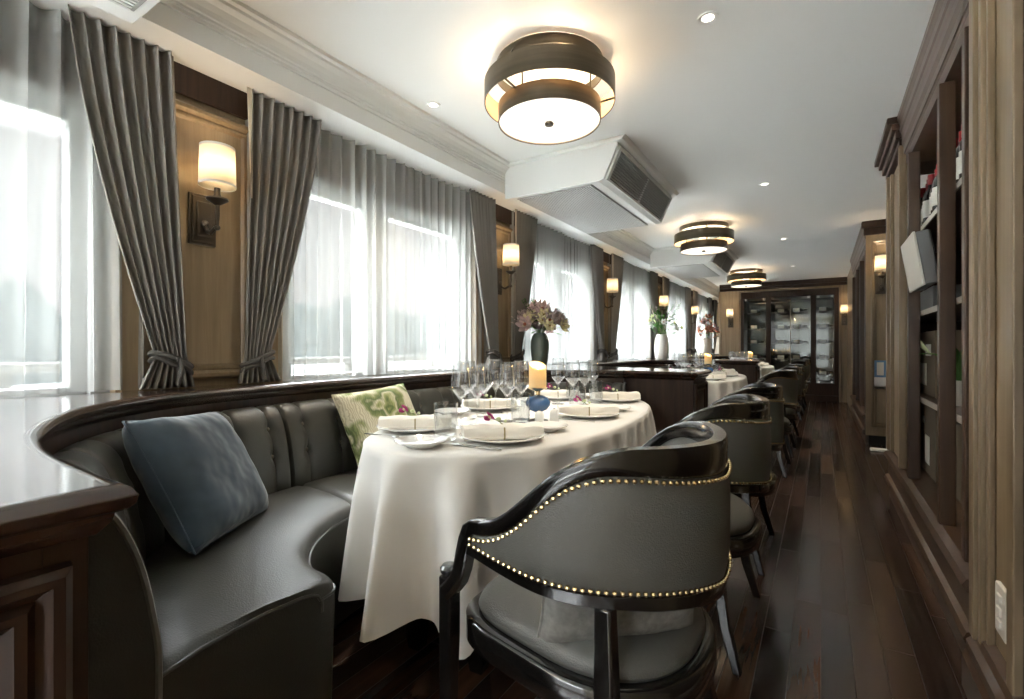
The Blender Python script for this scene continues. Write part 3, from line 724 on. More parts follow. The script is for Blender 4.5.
# ------------------------------------------------------------------ air conditioners
def aircon(y0, label, first=None):
    if first: return dup(first, (-1.6, y0, 2.19), 0, label)
    a = thing('ceiling_air_conditioner', label, 'air conditioner', (-1.6, y0, 2.19), 0, 'white ceiling air conditioners')
    W = 1.36
    # section in x,z (local): long slanted outlet side on +x
    sec = [(-.42,.0),(.335,.0),(.375,.012),(.47,.215),(.47,.255),(-.42,.255)]
    MB().loft([[(x,0,z) for x,z in sec],[(x,W,z) for x,z in sec]]).build('casing', M['white'], a, smooth=False, bevel=.006)
    t = [(-.45,.235),(.51,.235),(.52,.245),(.535,.258),(-.45,.258)]
    MB().loft([[(x,-.035,z) for x,z in t],[(x,W+.035,z) for x,z in t]]).build('ceiling_trim', M['white'], a, smooth=False, bevel=.006)
    g = MB().box(-.33, .27, .03, W-.03, -.006, 0).build('intake_frame', M['intake'], a, smooth=False, bevel=.003)
    s = MB()
    n = 34
    for i in range(n):
        x = -.32+.58*i/(n-1); s.box(x-.0048, x+.0048, .045, W-.045, -.011, -.005)
    s.build('intake_grille', M['grille'], g, smooth=False)
    def on(u, d):                       # point along the slanted side, d out of it
        x = lerp(.375,.47,u); z = lerp(.012,.215,u); L_ = sqrt(.095**2+.203**2); return (x+d*.203/L_, z-d*.095/L_)
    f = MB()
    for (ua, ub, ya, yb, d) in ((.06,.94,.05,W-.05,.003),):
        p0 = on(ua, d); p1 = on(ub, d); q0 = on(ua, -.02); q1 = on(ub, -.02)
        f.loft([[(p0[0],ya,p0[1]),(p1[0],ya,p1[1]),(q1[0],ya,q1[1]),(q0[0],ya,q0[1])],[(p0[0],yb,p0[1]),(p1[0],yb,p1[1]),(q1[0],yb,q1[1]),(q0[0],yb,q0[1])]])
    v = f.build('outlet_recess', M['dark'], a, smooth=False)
    for i in range(11):
        u = .12+.76*i/10; p = on(u, .002); q = on(u+.035, .016)
        MB().loft([[(p[0],.06,p[1]),(q[0],.06,q[1]),(q[0],.06,q[1]-.004),(p[0],.06,p[1]-.004)],[(p[0],W-.06,p[1]),(q[0],W-.06,q[1]),(q[0],W-.06,q[1]-.004),(p[0],W-.06,p[1]-.004)]]).build('outlet_slat', M['louver'], v, smooth=False)
    fr = MB()
    for (ua, ub, ya, yb) in ((.0,.07,.02,W-.02),(.93,1.0,.02,W-.02),(.0,1.0,.02,.06),(.0,1.0,W-.06,W-.02),(.0,1.0,W/2-.012,W/2+.012)):
        p0 = on(ua,.014); p1 = on(ub,.014); q0 = on(ua,-.002); q1 = on(ub,-.002)
        fr.loft([[(p0[0],ya,p0[1]),(p1[0],ya,p1[1]),(q1[0],ya,q1[1]),(q0[0],ya,q0[1])],[(p0[0],yb,p0[1]),(p1[0],yb,p1[1]),(q1[0],yb,q1[1]),(q0[0],yb,q0[1])]])
    fr.build('outlet_frame', M['white'], a, smooth=False)
    return a
ac0 = aircon(3.06, 'white ceiling air conditioner behind the nearest drum lamp')
aircon(3.06+3.71, 'white ceiling air conditioner behind the middle drum lamp', ac0)
aircon(3.06-3.71, 'white ceiling air conditioner above the left window, cut by the frame top', ac0)

# ------------------------------------------------------------------ booths
LB = 3.25; BP = 3.70; Y00 = .23
half = [(-.73,0),(-.85,.0),(-1.0,.005),(-1.15,.02),(-1.314,.055),(-1.52,.13),(-1.70,.225),(-1.86,.36),(-1.98,.52),(-2.06,.72),(-2.10,.95),(-2.125,1.25)]
full = half+[(-2.13,LB/2)]+[(x,LB-y) for x, y in reversed(half)]
UC = Curve([(p.x, p.y) for p in catmull([(x,y,0) for x,y in full], .02)])
def s_at_x(x, far=False):
    n = 2000; r = range(n+1) if not far else range(n, -1, -1)
    for i in r:
        if UC.at(UC.len*i/n).x <= x: return UC.len*i/n
sN, sF = s_at_x(-1.06), s_at_x(-1.22, True)
seat_half = [(-1.06,.54),(-1.066,.575),(-1.085,.597),(-1.115,.606),(-1.18,.612),(-1.27,.65),(-1.37,.74),(-1.45,.87),(-1.49,1.02),(-1.50,1.25)]
seat_full = seat_half+[(-1.50,LB/2)]+[(x-(.14 if i < 5 else .05 if i == 5 else 0),LB-y) for i, (x, y) in reversed(list(enumerate(seat_half)))]
SC = Curve([(p.x, p.y) for p in catmull([(x,y,0) for x,y in seat_full], .02)])
# o grows towards the table: on this travel (from the near arm round by the window to the far arm) that is to the left
def uo(d, o): return UC.off(d, o)
def chk():
    q = uo(UC.len/2, .1); return q.x > UC.at(UC.len/2).x
SG = 1 if chk() else -1
def uo(d, o): return UC.off(d, SG*o)
def sub_curve(s0, s1, o, n):
    return Curve([(lambda q: (q.x, q.y))(uo(lerp(s0, s1, i/n), o)) for i in range(n+1)])

BNAME = ['nearest', 'second', 'farthest']
def booth(k):
    Y0 = Y00+BP*k
    w = thing('booth_surround', 'dark mahogany partition and window ledge curving round the %s booth' % BNAME[k], 'partition', (-1.5, Y0, 0), 0, 'dark wood booth partitions')
    T = BP-LB; XL = XW+.052; XA = -.73
    def W(mb): mb.xf(lambda p: (p[0]+1.5, p[1], p[2])); return mb
    # nosing + band, swept round the end of the partition and along the curve
    path = [(-1.26,-T),(XA,-T),(XA,0)]+[(p.x,p.y) for p in UC.p[1:]]
    path[-1] = (XA-.0, LB)
    cut = [i for i, q in enumerate(path) if i > 40 and q[1] > LB-.2 and q[0] > -1.24]
    path = path[:cut[0]+1]
    P = [Vector(q) for q in path]
    def sweep(prof):
        rings = []
        for i in range(len(P)):
            a = (P[i]-P[i-1]).normalized() if i else (P[1]-P[0]).normalized()
            b = (P[i+1]-P[i]).normalized() if i < len(P)-1 else a
            na = Vector((a.y,-a.x)); nb = Vector((b.y,-b.x))
            n = (na+nb).normalized(); sc = 1/max(.4, n.dot(na))
            rings.append([(P[i].x+n.x*sc*o, P[i].y+n.y*sc*o, z) for o, z in prof])
        return rings
    # travelling so that the open side is on the right for the partition end and on SG side for the curve: both are the right-hand normal
    nose = [(-.004,.8995),(.006,.8995),(.018,.895),(.024,.885),(.022,.875),(.014,.867),(.006,.865),(.004,.855),(-.002,.848),(-.008,.840),(-.03,.838),(-.03,.885)]
    W(MB().loft(sweep(nose))).build('edge_moulding', M['ledge'], w, ang=40, wn=True)
    band = [(-.055,.84),(-.014,.84),(-.014,.0),(-.055,.0)]
    W(MB().loft(sweep(band))).build('panel_band', M['mahog'], w)
    # flat top: strips from the curve out to the wall / partition back
    top = MB(); A = []; B = []
    for p in P:
        x, y = p.x, p.y
        A.append((x,y,.8995))
    vs = []; 
    inner = P[2:]
    def outer(p):
        if p.y < .03+1e-6 or (p.y < .36 and p.x > -1.86): return (p.x, -T) if p.y < .06 else (lerp(p.x, XL, min(1,(p.y-.06)/.30)), -T)
        if p.y > LB-.36 and p.x > -1.9:
            return (p.x, LB+.002) if p.y > LB-.06 else (lerp(p.x, XL, min(1,(LB-.06-p.y)/.30)), LB+.002)
        return (XL, min(max((p.y-.36)/(LB-.72), 0), 1)*(LB+T)-T if .36 <= p.y <= LB-.36 else p.y)
    ri = [[(p.x,p.y,.8996),(lerp(p.x,outer(p)[0],.5),lerp(p.y,outer(p)[1],.5),.8996),(outer(p)[0],outer(p)[1],.8996)] for p in inner]
    top.loft(ri, False, False)
    W(top).build('ledge_top', M['ledgetop'], w, smooth=False, solid=.0)
    # raised-and-fielded panel on the aisle end of the partition
    e = MB()
    y0, y1, z0, z1 = -T+.03, -.03, .12, .815
    e.frame(lambda u, v, t: (XA-.014+t, u, v), y0-.0, y1+.0, z0, z1, [(0,0),(.002,.014),(.010,.022),(.020,.020),(.026,.010),(.032,.006),(.040,.014),(.050,.012),(.060,.002),(.075,.001),(.11,.012),(.182,.012)])
    W(e).build('end_panel_moulding', M['mahog'], w, ang=30)
    W(MB().box(XA-.2, XA+.026, -T-.012, .012, 0, .09)).build('skirting', M['mahog'], w, smooth=False, bevel=.006)

    # ---------------- banquette
    b = thing('banquette', 'dark leather buttoned corner banquette of the %s booth' % BNAME[k], 'sofa', (-1.5, Y0, 0), 0, 'leather booth banquettes')
    s1, s2 = None, None
    for i in range(2001):
        d = UC.len*i/2000; q = UC.at(d)
        if s1 is None and q.x < -1.9 and q.y > 1.02: s1 = d
        if q.x < -1.9 and q.y < LB-1.02: s2 = d
    prof = [(-.012,.40),(.165,.40),(.165,.50),(.155,.58),(.140,.66),(.118,.73),(.095,.775),(.07,.80),(.04,.812),(.01,.808),(-.008,.795),(-.012,.76)]
    front = prof[1:10]
    fr = [tuple(v) for v in [(p.x,p.y) for p in catmull([(a,c,0) for a,c in front], .012)]]
    ringp = [prof[0]]+fr+prof[10:]
    low = k > 0
    for (a, c, gs) in ((sN, s1, .165), (s1, s2, .21), (s2, sF, .165)):
        n = int((c-a)/(.028 if low else .0115)); rings = []
        ln = c-a; ng = max(2, round(ln/gs)); gl = [a+ln*(j+.5)/ng for j in range(ng)]
        btn = []
        for j, g in enumerate(gl): btn += [(g,.715),(g,.60)]
        for i in range(n+1):
            s = lerp(a, c, i/n); de = min(s-a, c-s); endf = 1-(.028/.165)*(1-sqrt(max(0, 1-(1-min(1,de/.028))**2))) if de < .028 else 1
            rg = []
            for j, (o, z) in enumerate(ringp):
                oo = o; zz = z
                if o > .0 and z > .41:
                    dg = min(abs(s-g) for g in gl); f = 1.0
                    gr = .007*exp(-(dg/.008)**2) + .005*exp(-(dg/.035)**2)
                    db = 0
                    for (g, bz) in btn:
                        dd = ((s-g)/.020)**2+((z-bz)/.020)**2
                        if dd < 9: db = max(db, exp(-dd))
                    gr += .016*db
                    if z > .79: zz -= .010*exp(-(dg/.012)**2); gr *= .5
                    oo = max(.004, o-gr)*endf; zz -= (1-endf)*.06
                p = uo(s, oo); rg.append((p.x+1.5, p.y, zz))
            rings.append(rg)
        bk = MB().loft(rings).build('backrest', M['leather'], b)
        for (g, bz) in btn:
            oz = lin([(x[1], x[0]) for x in sorted(front[1:], key=lambda q: q[1])], bz)-.028
            p = uo(g, oz)
            MB().sphere((p.x+1.5, p.y, bz), .011, 8, 5).build('button', M['button'], bk)
    # seats
    ou = sub_curve(sN, sF, .15, 240)
    f1 = (s1-sN)/(sF-sN); f2 = (s2-sN)/(sF-sN)
    # matching fractions along the seat front
    def sfr(y):
        for i in range(1001):
            q = SC.at(SC.len*i/1000)
            if q.y > y: return i/1000
    g1, g2 = sfr(UC.at(s1).y-.02), sfr(UC.at(s2).y+.02)
    secp = [(0,.38),(0,.445),(.03,.458),(.25,.474),(.6,.480),(.85,.474),(.92,.468),(.965,.459),(.988,.445),(.998,.428),(1.0,.40),(.985,.20),(.975,.06),(.5,.06),(0,.06)]
    ends = []
    for (a, c, ga, gc) in ((0,f1,0,g1),(f1,f2,g1,g2),(f2,1,g2,1)):
        n = 60 if not low else 24; rings = []; pip = []
        for i in range(n+1):
            t = i/n; A_ = ou.at(ou.len*lerp(a,c,t)); B_ = SC.at(SC.len*lerp(ga,gc,t)); e = min(t, 1-t)*(c-a)*ou.len
            dz = .014*(1-sqrt(max(0,1-(1-min(1,e/.03))**2))) if e < .03 else 0
            rings.append([(lerp(A_.x,B_.x,f)+1.5, lerp(A_.y,B_.y,f), z-(dz if z > .43 else 0)) for f, z in secp])
            pip.append((lerp(A_.x,B_.x,.998)+1.5, lerp(A_.y,B_.y,.998), .432))
            if (i == 0 and a == 0) or (i == n and c == 1): endpip = rings[-1][1:11]; ends.append(endpip)
        st = MB().loft(rings).build('seat', M['leather'], b)
        MB().tube(pip, .004, 6).build('piping', M['seam'], st)
    # upholstered end cheeks of the arms with their piping
    for (s, sg) in ((sN, 1), (sF, -1)):
        pts = [uo(s, o) for o in (-.012, .16)]
        tn = UC.tan(s)*(-.012*sg)
        m = MB()
        pr = [(-.012,.06),(.165,.06)]+fr+prof[10:]
        m.loft([[(uo(s,o).x+1.5, uo(s,o).y, z) for o, z in pr],[(uo(s,o).x+tn.x+1.5, uo(s,o).y+tn.y, z) for o, z in pr]])
        ck = m.build('end_cheek', M['leather'], b, smooth=False)
        MB().tube([(uo(s,o).x+tn.x+1.5, uo(s,o).y+tn.y, z) for o, z in [(.165,.06)]+fr], .006, 6).build('piping', M['piping'], ck)
        MB().tube(ends[0 if sg > 0 else 1], .0045, 6).build('piping', M['seam'], ck)
    return w, b
for k in range(3): booth(k)
# ------------------------------------------------------------------ cushions
def pillow_mb(w, h, t, seed, n=26, crease=.0):
    rnd = random.Random(seed); pz = [rnd.uniform(0, 6.28) for _ in range(4)]
    m = MB()
    def side(sg):
        def fn(u, v):
            a, b = 2*u-1, 2*v-1
            e = max(0, (1-a**4)*(1-b**4))**.45
            pin = 1-.06*(1-abs(a))*abs(b)**3*0
            x = a*w/2*(1-.055*(1-b*b)*0-.05*abs(a)*(1-b*b)); y = b*h/2*(1-.05*abs(b)*(1-a*a))
            wr = crease*(sin(7*a+5*b+pz[0])*.5+sin(13*b-6*a+pz[1])*.35+sin(11*a+pz[2])*.3)*e
            return (x, sg*(t/2*e+wr)-0.0, y)
        return fn
    m.grid(n, n, side(1)); m.grid(n, n, side(-1))
    return m
def pillow(name, label, loc, rot, w, h, t, m, seed, crease, cat='cushion', piped=None):
    o = thing(name, label, cat, loc)
    o.rotation_euler = rot
    body = pillow_mb(w, h, t, seed, 30, crease).build('cushion_cover', m, o)
    mm = body.data; bm = bmesh.new(); bm.from_mesh(mm); bmesh.ops.remove_doubles(bm, verts=bm.verts, dist=.0008)
    bmesh.ops.recalc_face_normals(bm, faces=bm.faces); bm.to_mesh(mm); bm.free()
    pts = []
    for i in range(61):
        u = i/60*4; s_ = int(u) % 4; f = u-int(u)
        a, b = [(-1+2*f,-1),(1,-1+2*f),(1-2*f,1),(-1,1-2*f)][s_]
        pts.append((a*w/2*(1-.05*abs(a)*(1-b*b)), 0, b*h/2*(1-.05*abs(b)*(1-a*a))))
    MB().tube(pts, .0035, 6, False).build('seam_piping', piped or m, o)
    return o
CUSH()

# ------------------------------------------------------------------ table
TCX, TCY, TA, TB_, TZ = -1.135, 2.02, .445, .99, .75; TROT = radians(4)
def sel(a, n=2.3):
    c, s_ = cos(a), sin(a)
    return (math.copysign(abs(c)**(2/n), c), math.copysign(abs(s_)**(2/n), s_))
TN = ['closest', 'second', 'farthest']
def table(k):
    cy = TCY+BP*k
    t = thing('dining_table', 'long oval dining table under the white cloth of the %s booth' % TN[k], 'table', (TCX,cy,0), TROT, 'oval dining tables')
    P = [sel(2*pi*i/64) for i in range(64)]
    MB().prism([(x*(TA-.012), y*(TB_-.012)) for x, y in P], .715, .744).build('tabletop', M['mahog'], t, smooth=False)
    for sx in (-1, 1):
        for sy in (-1, 1):
            x, y = sx*.13, sy*.74
            MB().loft([[(x-r,y-r,z),(x+r,y-r,z),(x+r,y+r,z),(x-r,y+r,z)] for r, z in ((.024,0),(.030,.05),(.034,.4),(.038,.715))]).build('leg', M['black'], t, smooth=False, bevel=.005)
    c = thing('tablecloth', 'white tablecloth draped to the floor over the %s dining table' % TN[k], 'tablecloth', (TCX,cy,.745), TROT, 'white tablecloths')
    rnd = random.Random(5+k); NS = 400
    NFO = 25; wt = [rnd.uniform(.55, 1.35) for _ in range(NFO)]; wh = [rnd.uniform(-.02,.02) for _ in range(NFO)]
    # arclength positions round the edge
    pts = [sel(2*pi*i/2000) for i in range(2001)]; pts = [(x*TA, y*TB_) for x, y in pts]
    cv = Curve(pts)
    rings = []
    for f in (0.0, .3, .6, .85, .96):
        rings.append([(lambda q: (q.x*f, q.y*f, .006))(cv.at(cv.len*i/NS)) for i in range(NS)])
    for j in range(22):
        v = j/21; rg = []
        for i in range(NS):
            s_ = cv.len*i/NS; q = cv.at(s_); tg = cv.tan(s_, .06); n = Vector((tg.y,-tg.x))
            ph = i/NS*NFO; a_ = int(ph) % NFO; fr = ph-int(ph)
            w_ = lerp(wt[a_], wt[(a_+1) % NFO], fr*fr*(3-2*fr))
            g = (.5+.5*cos(2*pi*(ph+.30*sin(2*pi*i/NS*3+k))))**1.7; endf = .45+.75*abs(sin(2*pi*i/NS))**3
            if v < .06: rr = v/.06; o = .010*sin(rr*pi/2); z = .006-.010*(1-cos(rr*pi/2))
            else:
                d = (v-.06)/.94
                o = .010+.010*d+(.082*w_*g-.040*(1-g))*endf*d**.7
                z = -.004-.478*d-.014*d*sin(2*pi*i/NS*5+1.3)-.012*d*g
            rg.append((q.x+n.x*o, q.y+n.y*o, z))
        rings.append(rg)
    MB().loft(rings, True, False).build('cloth', M['linen'], c, ang=80)
    return t
for k in range(3): table(k)

# ------------------------------------------------------------------ table setting prototypes
def P_plate(r):
    return [(0,0),(r*.55,0),(r*.6,.004),(r*.97,.017),(r,.020),(r*.985,.022),(r*.62,.009),(r*.55,.006),(0,.006)]
def mk_plate(name, r):
    t = thing(name, 'x', 'plate'); MB().lathe(P_plate(r), 40).build('plate_body', M['china'], t); return t
def mk_napkin():
    t = thing('napkin', 'x', 'napkin')
    n = 14
    rings = []
    for i in range(n+1):
        u = i/n-.5; sc = 1+.05*sin(u*14)
        rings.append([(x*sc, u*.27, z*(1+.05*sin(u*17+x*40))) for x, z in ((-.040,.001),(.040,.001),(.045,.010),(.041,.016),(.044,.026),(.039,.039),(.015,.046),(-.02,.045),(-.038,.038),(-.044,.020))])
    MB().loft(rings).build('folded_cloth', M['napkin'], t, ang=50)
    MB().loft([[(x*1.0, y, z) for x, z in ((-.0415,.0005),(.0415,.0005),(.0465,.012),(.0425,.040),(.0,.0485),(-.041,.040),(-.0465,.018))] for y in (-.0025,.0025)]).build('twine_band', M['twine'], t)
    return t
def mk_orchid():
    t = thing('orchid_sprig', 'x', 'flower')
    MB().tube([(0,.0,-.002),(0,-.01,.006),(.004,-.028,.016),(.008,-.045,.022)], .0018, 6).build('stem', M['stemgreen'], t)
    def petal(c, a, ln, wd, m, nm):
        mb = MB(); ca, sa = cos(a), sin(a)
        mb.grid(5, 2, lambda u, v: (c[0]+ca*ln*u*.5, c[1]+sa*ln*u*.75-(.0)+.0*v+wd*(v-.5)*sin(pi*(u*.9+.06))*-ca, c[2]+sa*ln*u*.5+wd*(v-.5)*sin(pi*(u*.9+.06))*ca+.004*u))
        mb.build(nm, m, t, solid=.001)
    for i in range(5): petal((.008,-.045,.024), 2*pi*i/5+.3, .030, .027, M['purple'], 'petal')
    MB().sphere((.010,-.045,.025), .006).build('flower_centre', M['cream'], t)
    MB().sphere((.006,-.014,.016), .007, 8, 5, (1,1.3,1)).sphere((.003,.010,.008), .006, 8, 5).build('bud', M['palegreen'], t)
    return t
def mk_wine(h, rb, name):
    t = thing(name, 'x', 'glass')
    zs = h*.42
    MB().lathe([(0,0),(.036,0),(.036,.002),(.012,.005),(.0042,.012),(.0035,zs*.5),(.0038,zs-.01),(.007,zs)], 20).build('stem_and_foot', M['glass'], t)
    MB().lathe([(.006,zs),(rb*.45,zs+.02),(rb*.90,zs+.040),(rb,zs+.048),(rb*.99,zs+.056),(rb*.76,h-.003),(rb*.75,h),(rb*.735,h-.003),(rb*.965,zs+.056),(rb*.975,zs+.049),(rb*.87,zs+.041),(rb*.4,zs+.023),(0,zs+.004)], 28).build('bowl', M['glass'], t)
    MB().tube([(rb*.75*cos(2*pi*i/28),rb*.75*sin(2*pi*i/28),h) for i in range(29)], .0009, 5, False).build('lip', M['glassrim'], t)
    return t
def mk_tumbler():
    t = thing('water_tumbler', 'x', 'glass')
    wob = lambda a, z: 1+.05*abs(sin(a*7+z*60))*abs(sin(a*7-z*60))*(1 if .012 < z < .095 else 0)
    MB().lathe([(0,.001),(.032,.001),(.036,.004)]+[(.036+.005*i/16, .008+.117*i/16) for i in range(17)]+[(.0395,.126),(.034,.018),(0,.018)], 56, wob=wob).build('cut_glass_body', M['cutglass'], t, ang=20)
    return t
def mk_knife():
    t = thing('table_knife', 'x', 'cutlery')
    MB().loft([[(x-.5*w,y,.001),(x+.5*w,y,.001),(x+.5*w,y,.001+h),(x-.5*w,y,.001+h)] for x, y, w, h in ((0,0,.009,.004),(0,.05,.010,.006),(0,.09,.008,.005))]).build('handle', M['steel'], t)
    MB().loft([[(x-.5*w,y,.002),(x+.5*w,y,.002),(x+.5*w,y,.0035),(x-.5*w,y,.0035)] for x, y, w in ((0,.09,.010),(.002,.12,.016),(.002,.17,.017),(-.002,.20,.008),(-.004,.207,.002))]).build('blade', M['steel'], t)
    return t
def mk_fork():
    t = thing('table_fork', 'x', 'cutlery')
    MB().loft([[(-.5*w,y,z),(.5*w,y,z),(.5*w,y,z+.0025),(-.5*w,y,z+.0025)] for y, w, z in ((0,.011,.001),(.05,.008,.002),(.11,.005,.006),(.135,.010,.005),(.15,.022,.003),(.158,.023,.002))]).build('handle', M['steel'], t)
    for i in range(4):
        x = -.009+.006*i
        MB().loft([[(x-.0014,y,z),(x+.0014,y,z),(x+.0014,y,z+.0018),(x-.0014,y,z+.0018)] for y, z in ((.155,.002),(.18,.001),(.2,.004))]).build('tine', M['steel'], t)
    return t
PROTO = {}
# glass spots on a table: (right, ahead) as seen walking in from the door end, turned into table coordinates
GL = {'near aisle-side': ((-.20,1.90),(-.14,1.96),(.035,2.0)), 'near window-side': ((-.195,2.13),(-.125,2.2),(-.225,1.645)),
      'middle aisle-side': ((.04,2.12),(-.02,2.06),(.31,2.3)), 'middle window-side': ((-.08,2.34),(-.01,2.44),(-.20,2.42)),
      'far aisle-side': ((.322,2.56),(.40,2.66),(.478,2.75)), 'far window-side': ((.257,2.70),(.485,2.90),(.36,2.86))}
def px(r, d, cy):
    s_, c_ = sin(TH), cos(TH); return (-d*s_+r*c_, d*c_+r*s_+cy-TCY, ZT)
def put(kind, mk, loc, rz, label, group):
    if kind not in PROTO:
        t = mk(); PROTO[kind] = t; t.location = loc; t.rotation_euler = (0,0,rz); t['label'] = label; t['group'] = group; return t
    return dup(PROTO[kind], loc, rz, label, group)
ZT = .7525
PLACES = [('near aisle-side', -.915, -.65, 1), ('middle aisle-side', -.90, .03, 1), ('far aisle-side', -1.02, .71, 1),
          ('near window-side', -1.305, -.66, -1), ('middle window-side', -1.43, .0, -1), ('far window-side', -1.37, .64, -1)]
for k in range(3):
    cy = TCY+BP*k; tn = TN[k]
    for (pn, x, dy, sd) in PLACES:
        y = cy+dy; at = '%s place of the %s table' % (pn, tn)
        G = '%s table' % tn
        r_ = random.Random(hash((k, pn)) % 1000 if False else int(1000*(x+dy+k*7)) )
        rz = 0 if sd > 0 else pi
        put('dinner_plate', lambda: mk_plate('dinner_plate', .146), (x, y, ZT), 0, 'white dinner plate at the '+at, 'dinner plates on the '+G)
        nr = radians(-52)+r_.uniform(-.12, .12)
        put('napkin', mk_napkin, (x, y, ZT+.0075), nr, 'folded ivory napkin at the '+at, 'napkins on the '+G)
        put('orchid', mk_orchid, (x-.004, y+.006, ZT+.0550), nr, 'purple orchid sprig on the napkin at the '+at, 'orchid sprigs on the '+G)
        bx, by = (x+.03*sd, y+.255 if sd > 0 else y-.255)
        if pn == 'near window-side': bx, by = -1.075, cy-.875
        if pn == 'far aisle-side': bx, by = x-.19, y+.10
        put('bread', lambda: mk_plate('bread_plate', .085), (bx, by, ZT), 0, 'small white bread plate at the '+at, 'bread plates on the '+G)
        cyy = y+.165*sd if not pn == 'far aisle-side' else y-.16
        put('fork', mk_fork, (x+.09*sd, cyy, ZT), pi/2 if sd > 0 else -pi/2, 'polished fork at the '+at, 'forks on the '+G)
        ky = y-.155*sd
        put('knife', mk_knife, (x+.10*sd, ky, ZT), pi/2 if sd > 0 else -pi/2, 'polished knife at the '+at, 'knives on the '+G)
        gx = x-.19*sd
        (w1, w2, tm) = GL[pn]
        put('wineA', lambda: mk_wine(.255, .041, 'wine_glass'), px(*w1, cy), 0, 'tall wine glass at the '+at, 'tall wine glasses on the '+G)
        put('wineB', lambda: mk_wine(.240, .037, 'wine_glass'), px(*w2, cy), 0, 'slightly smaller wine glass at the '+at, 'small wine glasses on the '+G)
        put('tumbler', mk_tumbler, px(*tm, cy), 0, 'cut-crystal water tumbler at the '+at, 'tumblers on the '+G)
    # candle on its blue glass holder
    hx, hy = -1.02, cy-.22
    if k == 0:
        hp = thing('candle_holder', 'x', 'candle holder')
        MB().lathe([(0,0),(.045,0),(.045,.006),(.012,.012),(.008,.03),(.012,.045)], 20).build('base', M['iron'], hp)
        MB().lathe([(0,.040),(.018,.040),(.040,.052),(.052,.070),(.053,.085),(.042,.102),(.018,.112),(0,.112)], 28, wob=lambda a, z: 1+.05*sin(3*a+1)).build('glass_bulb', M['blueglass'], hp)
        MB().lathe([(0,.112),(.010,.112),(.012,.128),(.040,.140),(.044,.146),(0,.146)], 20).build('candle_plate', M['brass'], hp)
        cp = thing('pillar_candle', 'x', 'candle')
        MB().lathe([(0,0),(.037,0),(.0375,.01),(.037,.085)]+[(.036,.092),(.030,.082),(.02,.075),(0,.073)], 28, wob=lambda a, z: 1.0).xf(lambda p: (p[0],p[1],p[2]+(.018*(-p[0]*.8+p[1]*.6)/.037 if p[2] > .08 else 0))).build('wax_body', M['wax'], cp)
        MB().sphere((0,0,.086), .006, 8, 6, (1,1,1.9)).build('flame', M['flame'], cp)
        MB().tube([(0,0,.07),(0,0,.08)], .001, 6).build('wick', M['iron'], cp)
        sp = thing('salt_shaker', 'x', 'shaker')
        MB().lathe([(0,0),(.018,0),(.019,.003),(.018,.045),(.015,.055),(.008,.060),(0,.061)], 20).build('shaker_body', M['china'], sp)
        MB().lathe([(0,.061),(.006,.0605),(.005,.063),(0,.063)], 10).build('cap', M['steel'], sp)
        hp.location = (hx,hy,ZT); cp.location = (hx,hy,ZT+.146); sp.location = (hx+.07,hy-.11,ZT)
        hp['label'] = 'blue glass candle holder in the middle of the closest table'; cp['label'] = 'lit ivory pillar candle on the closest table'
        sp['label'] = 'white shaker beside the blue candle holder on the closest table, near one'
        dup(sp, (hx+.09,hy-.02,ZT), 0, 'white shaker beside the blue candle holder on the closest table, far one')
    else:
        dup(hp, (hx,hy,ZT), 0, 'blue glass candle holder in the middle of the %s table' % tn)
        dup(cp, (hx,hy,ZT+.146), 0, 'lit ivory pillar candle on the %s table' % tn)
    plight('candle_light', (hx,hy,ZT+.146+.105), .25, (1,.55,.2), .01)

# ------------------------------------------------------------------ flowers and lanterns on the ledges
WS = [(0,0),(.088,0),(.096,.012),(.104,.10),(.104,.20),(.094,.29),(.078,.345),(.070,.365),(.072,.375)]
def vase(loc, label, prof, m):
    v = thing('flower_vase', label, 'vase', loc)
    MB().lathe(prof, 96, wob=(lambda a, z: 1+.022*cos(24*a)*(1 if .02 < z < .34 else 0)) if prof is WS else None).build('vase_body', m, v)
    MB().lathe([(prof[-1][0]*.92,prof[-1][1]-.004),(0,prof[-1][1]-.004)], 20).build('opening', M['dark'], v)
    return v
def flower(mb, c, r, d, np, cup):
    d = Vector(d).normalized(); a = d.cross(Vector((0,0,1)))
    if a.length < .1: a = Vector((1,0,0))
    a.normalize(); b = d.cross(a)
    for lay in range(2):
        for i in range(np):
            t = 2*pi*(i+.5*lay)/np
            e = a*cos(t)+b*sin(t); s_ = d.cross(e); R = r*(1-.35*lay); cu = cup*(1+.7*lay)
            def fn(u, v):
                w = R*.62*sin(pi*min(1,u*.80+.12))*(v-.5)
                q = Vector(c)+e*(R*u*(1-.35*cu*u))+s_*w+d*(R*cu*u*u*1.1-.15*R*(2*v-1)**2*u)
                return tuple(q)
            mb.grid(4, 2, fn)
def leafblade(mb, c, d, ln, w, droop):
    d = Vector(d).normalized(); s_ = d.cross(Vector((0,0,1)))
    if s_.length < .1: s_ = Vector((1,0,0))
    s_.normalize()
    mb.grid(5, 2, lambda u, v: tuple(Vector(c)+d*ln*u+s_*w*(v-.5)*sin(pi*min(1,u*.93+.04))+Vector((0,0,-droop*ln*u*u-.1*w*(2*v-1)**2))))
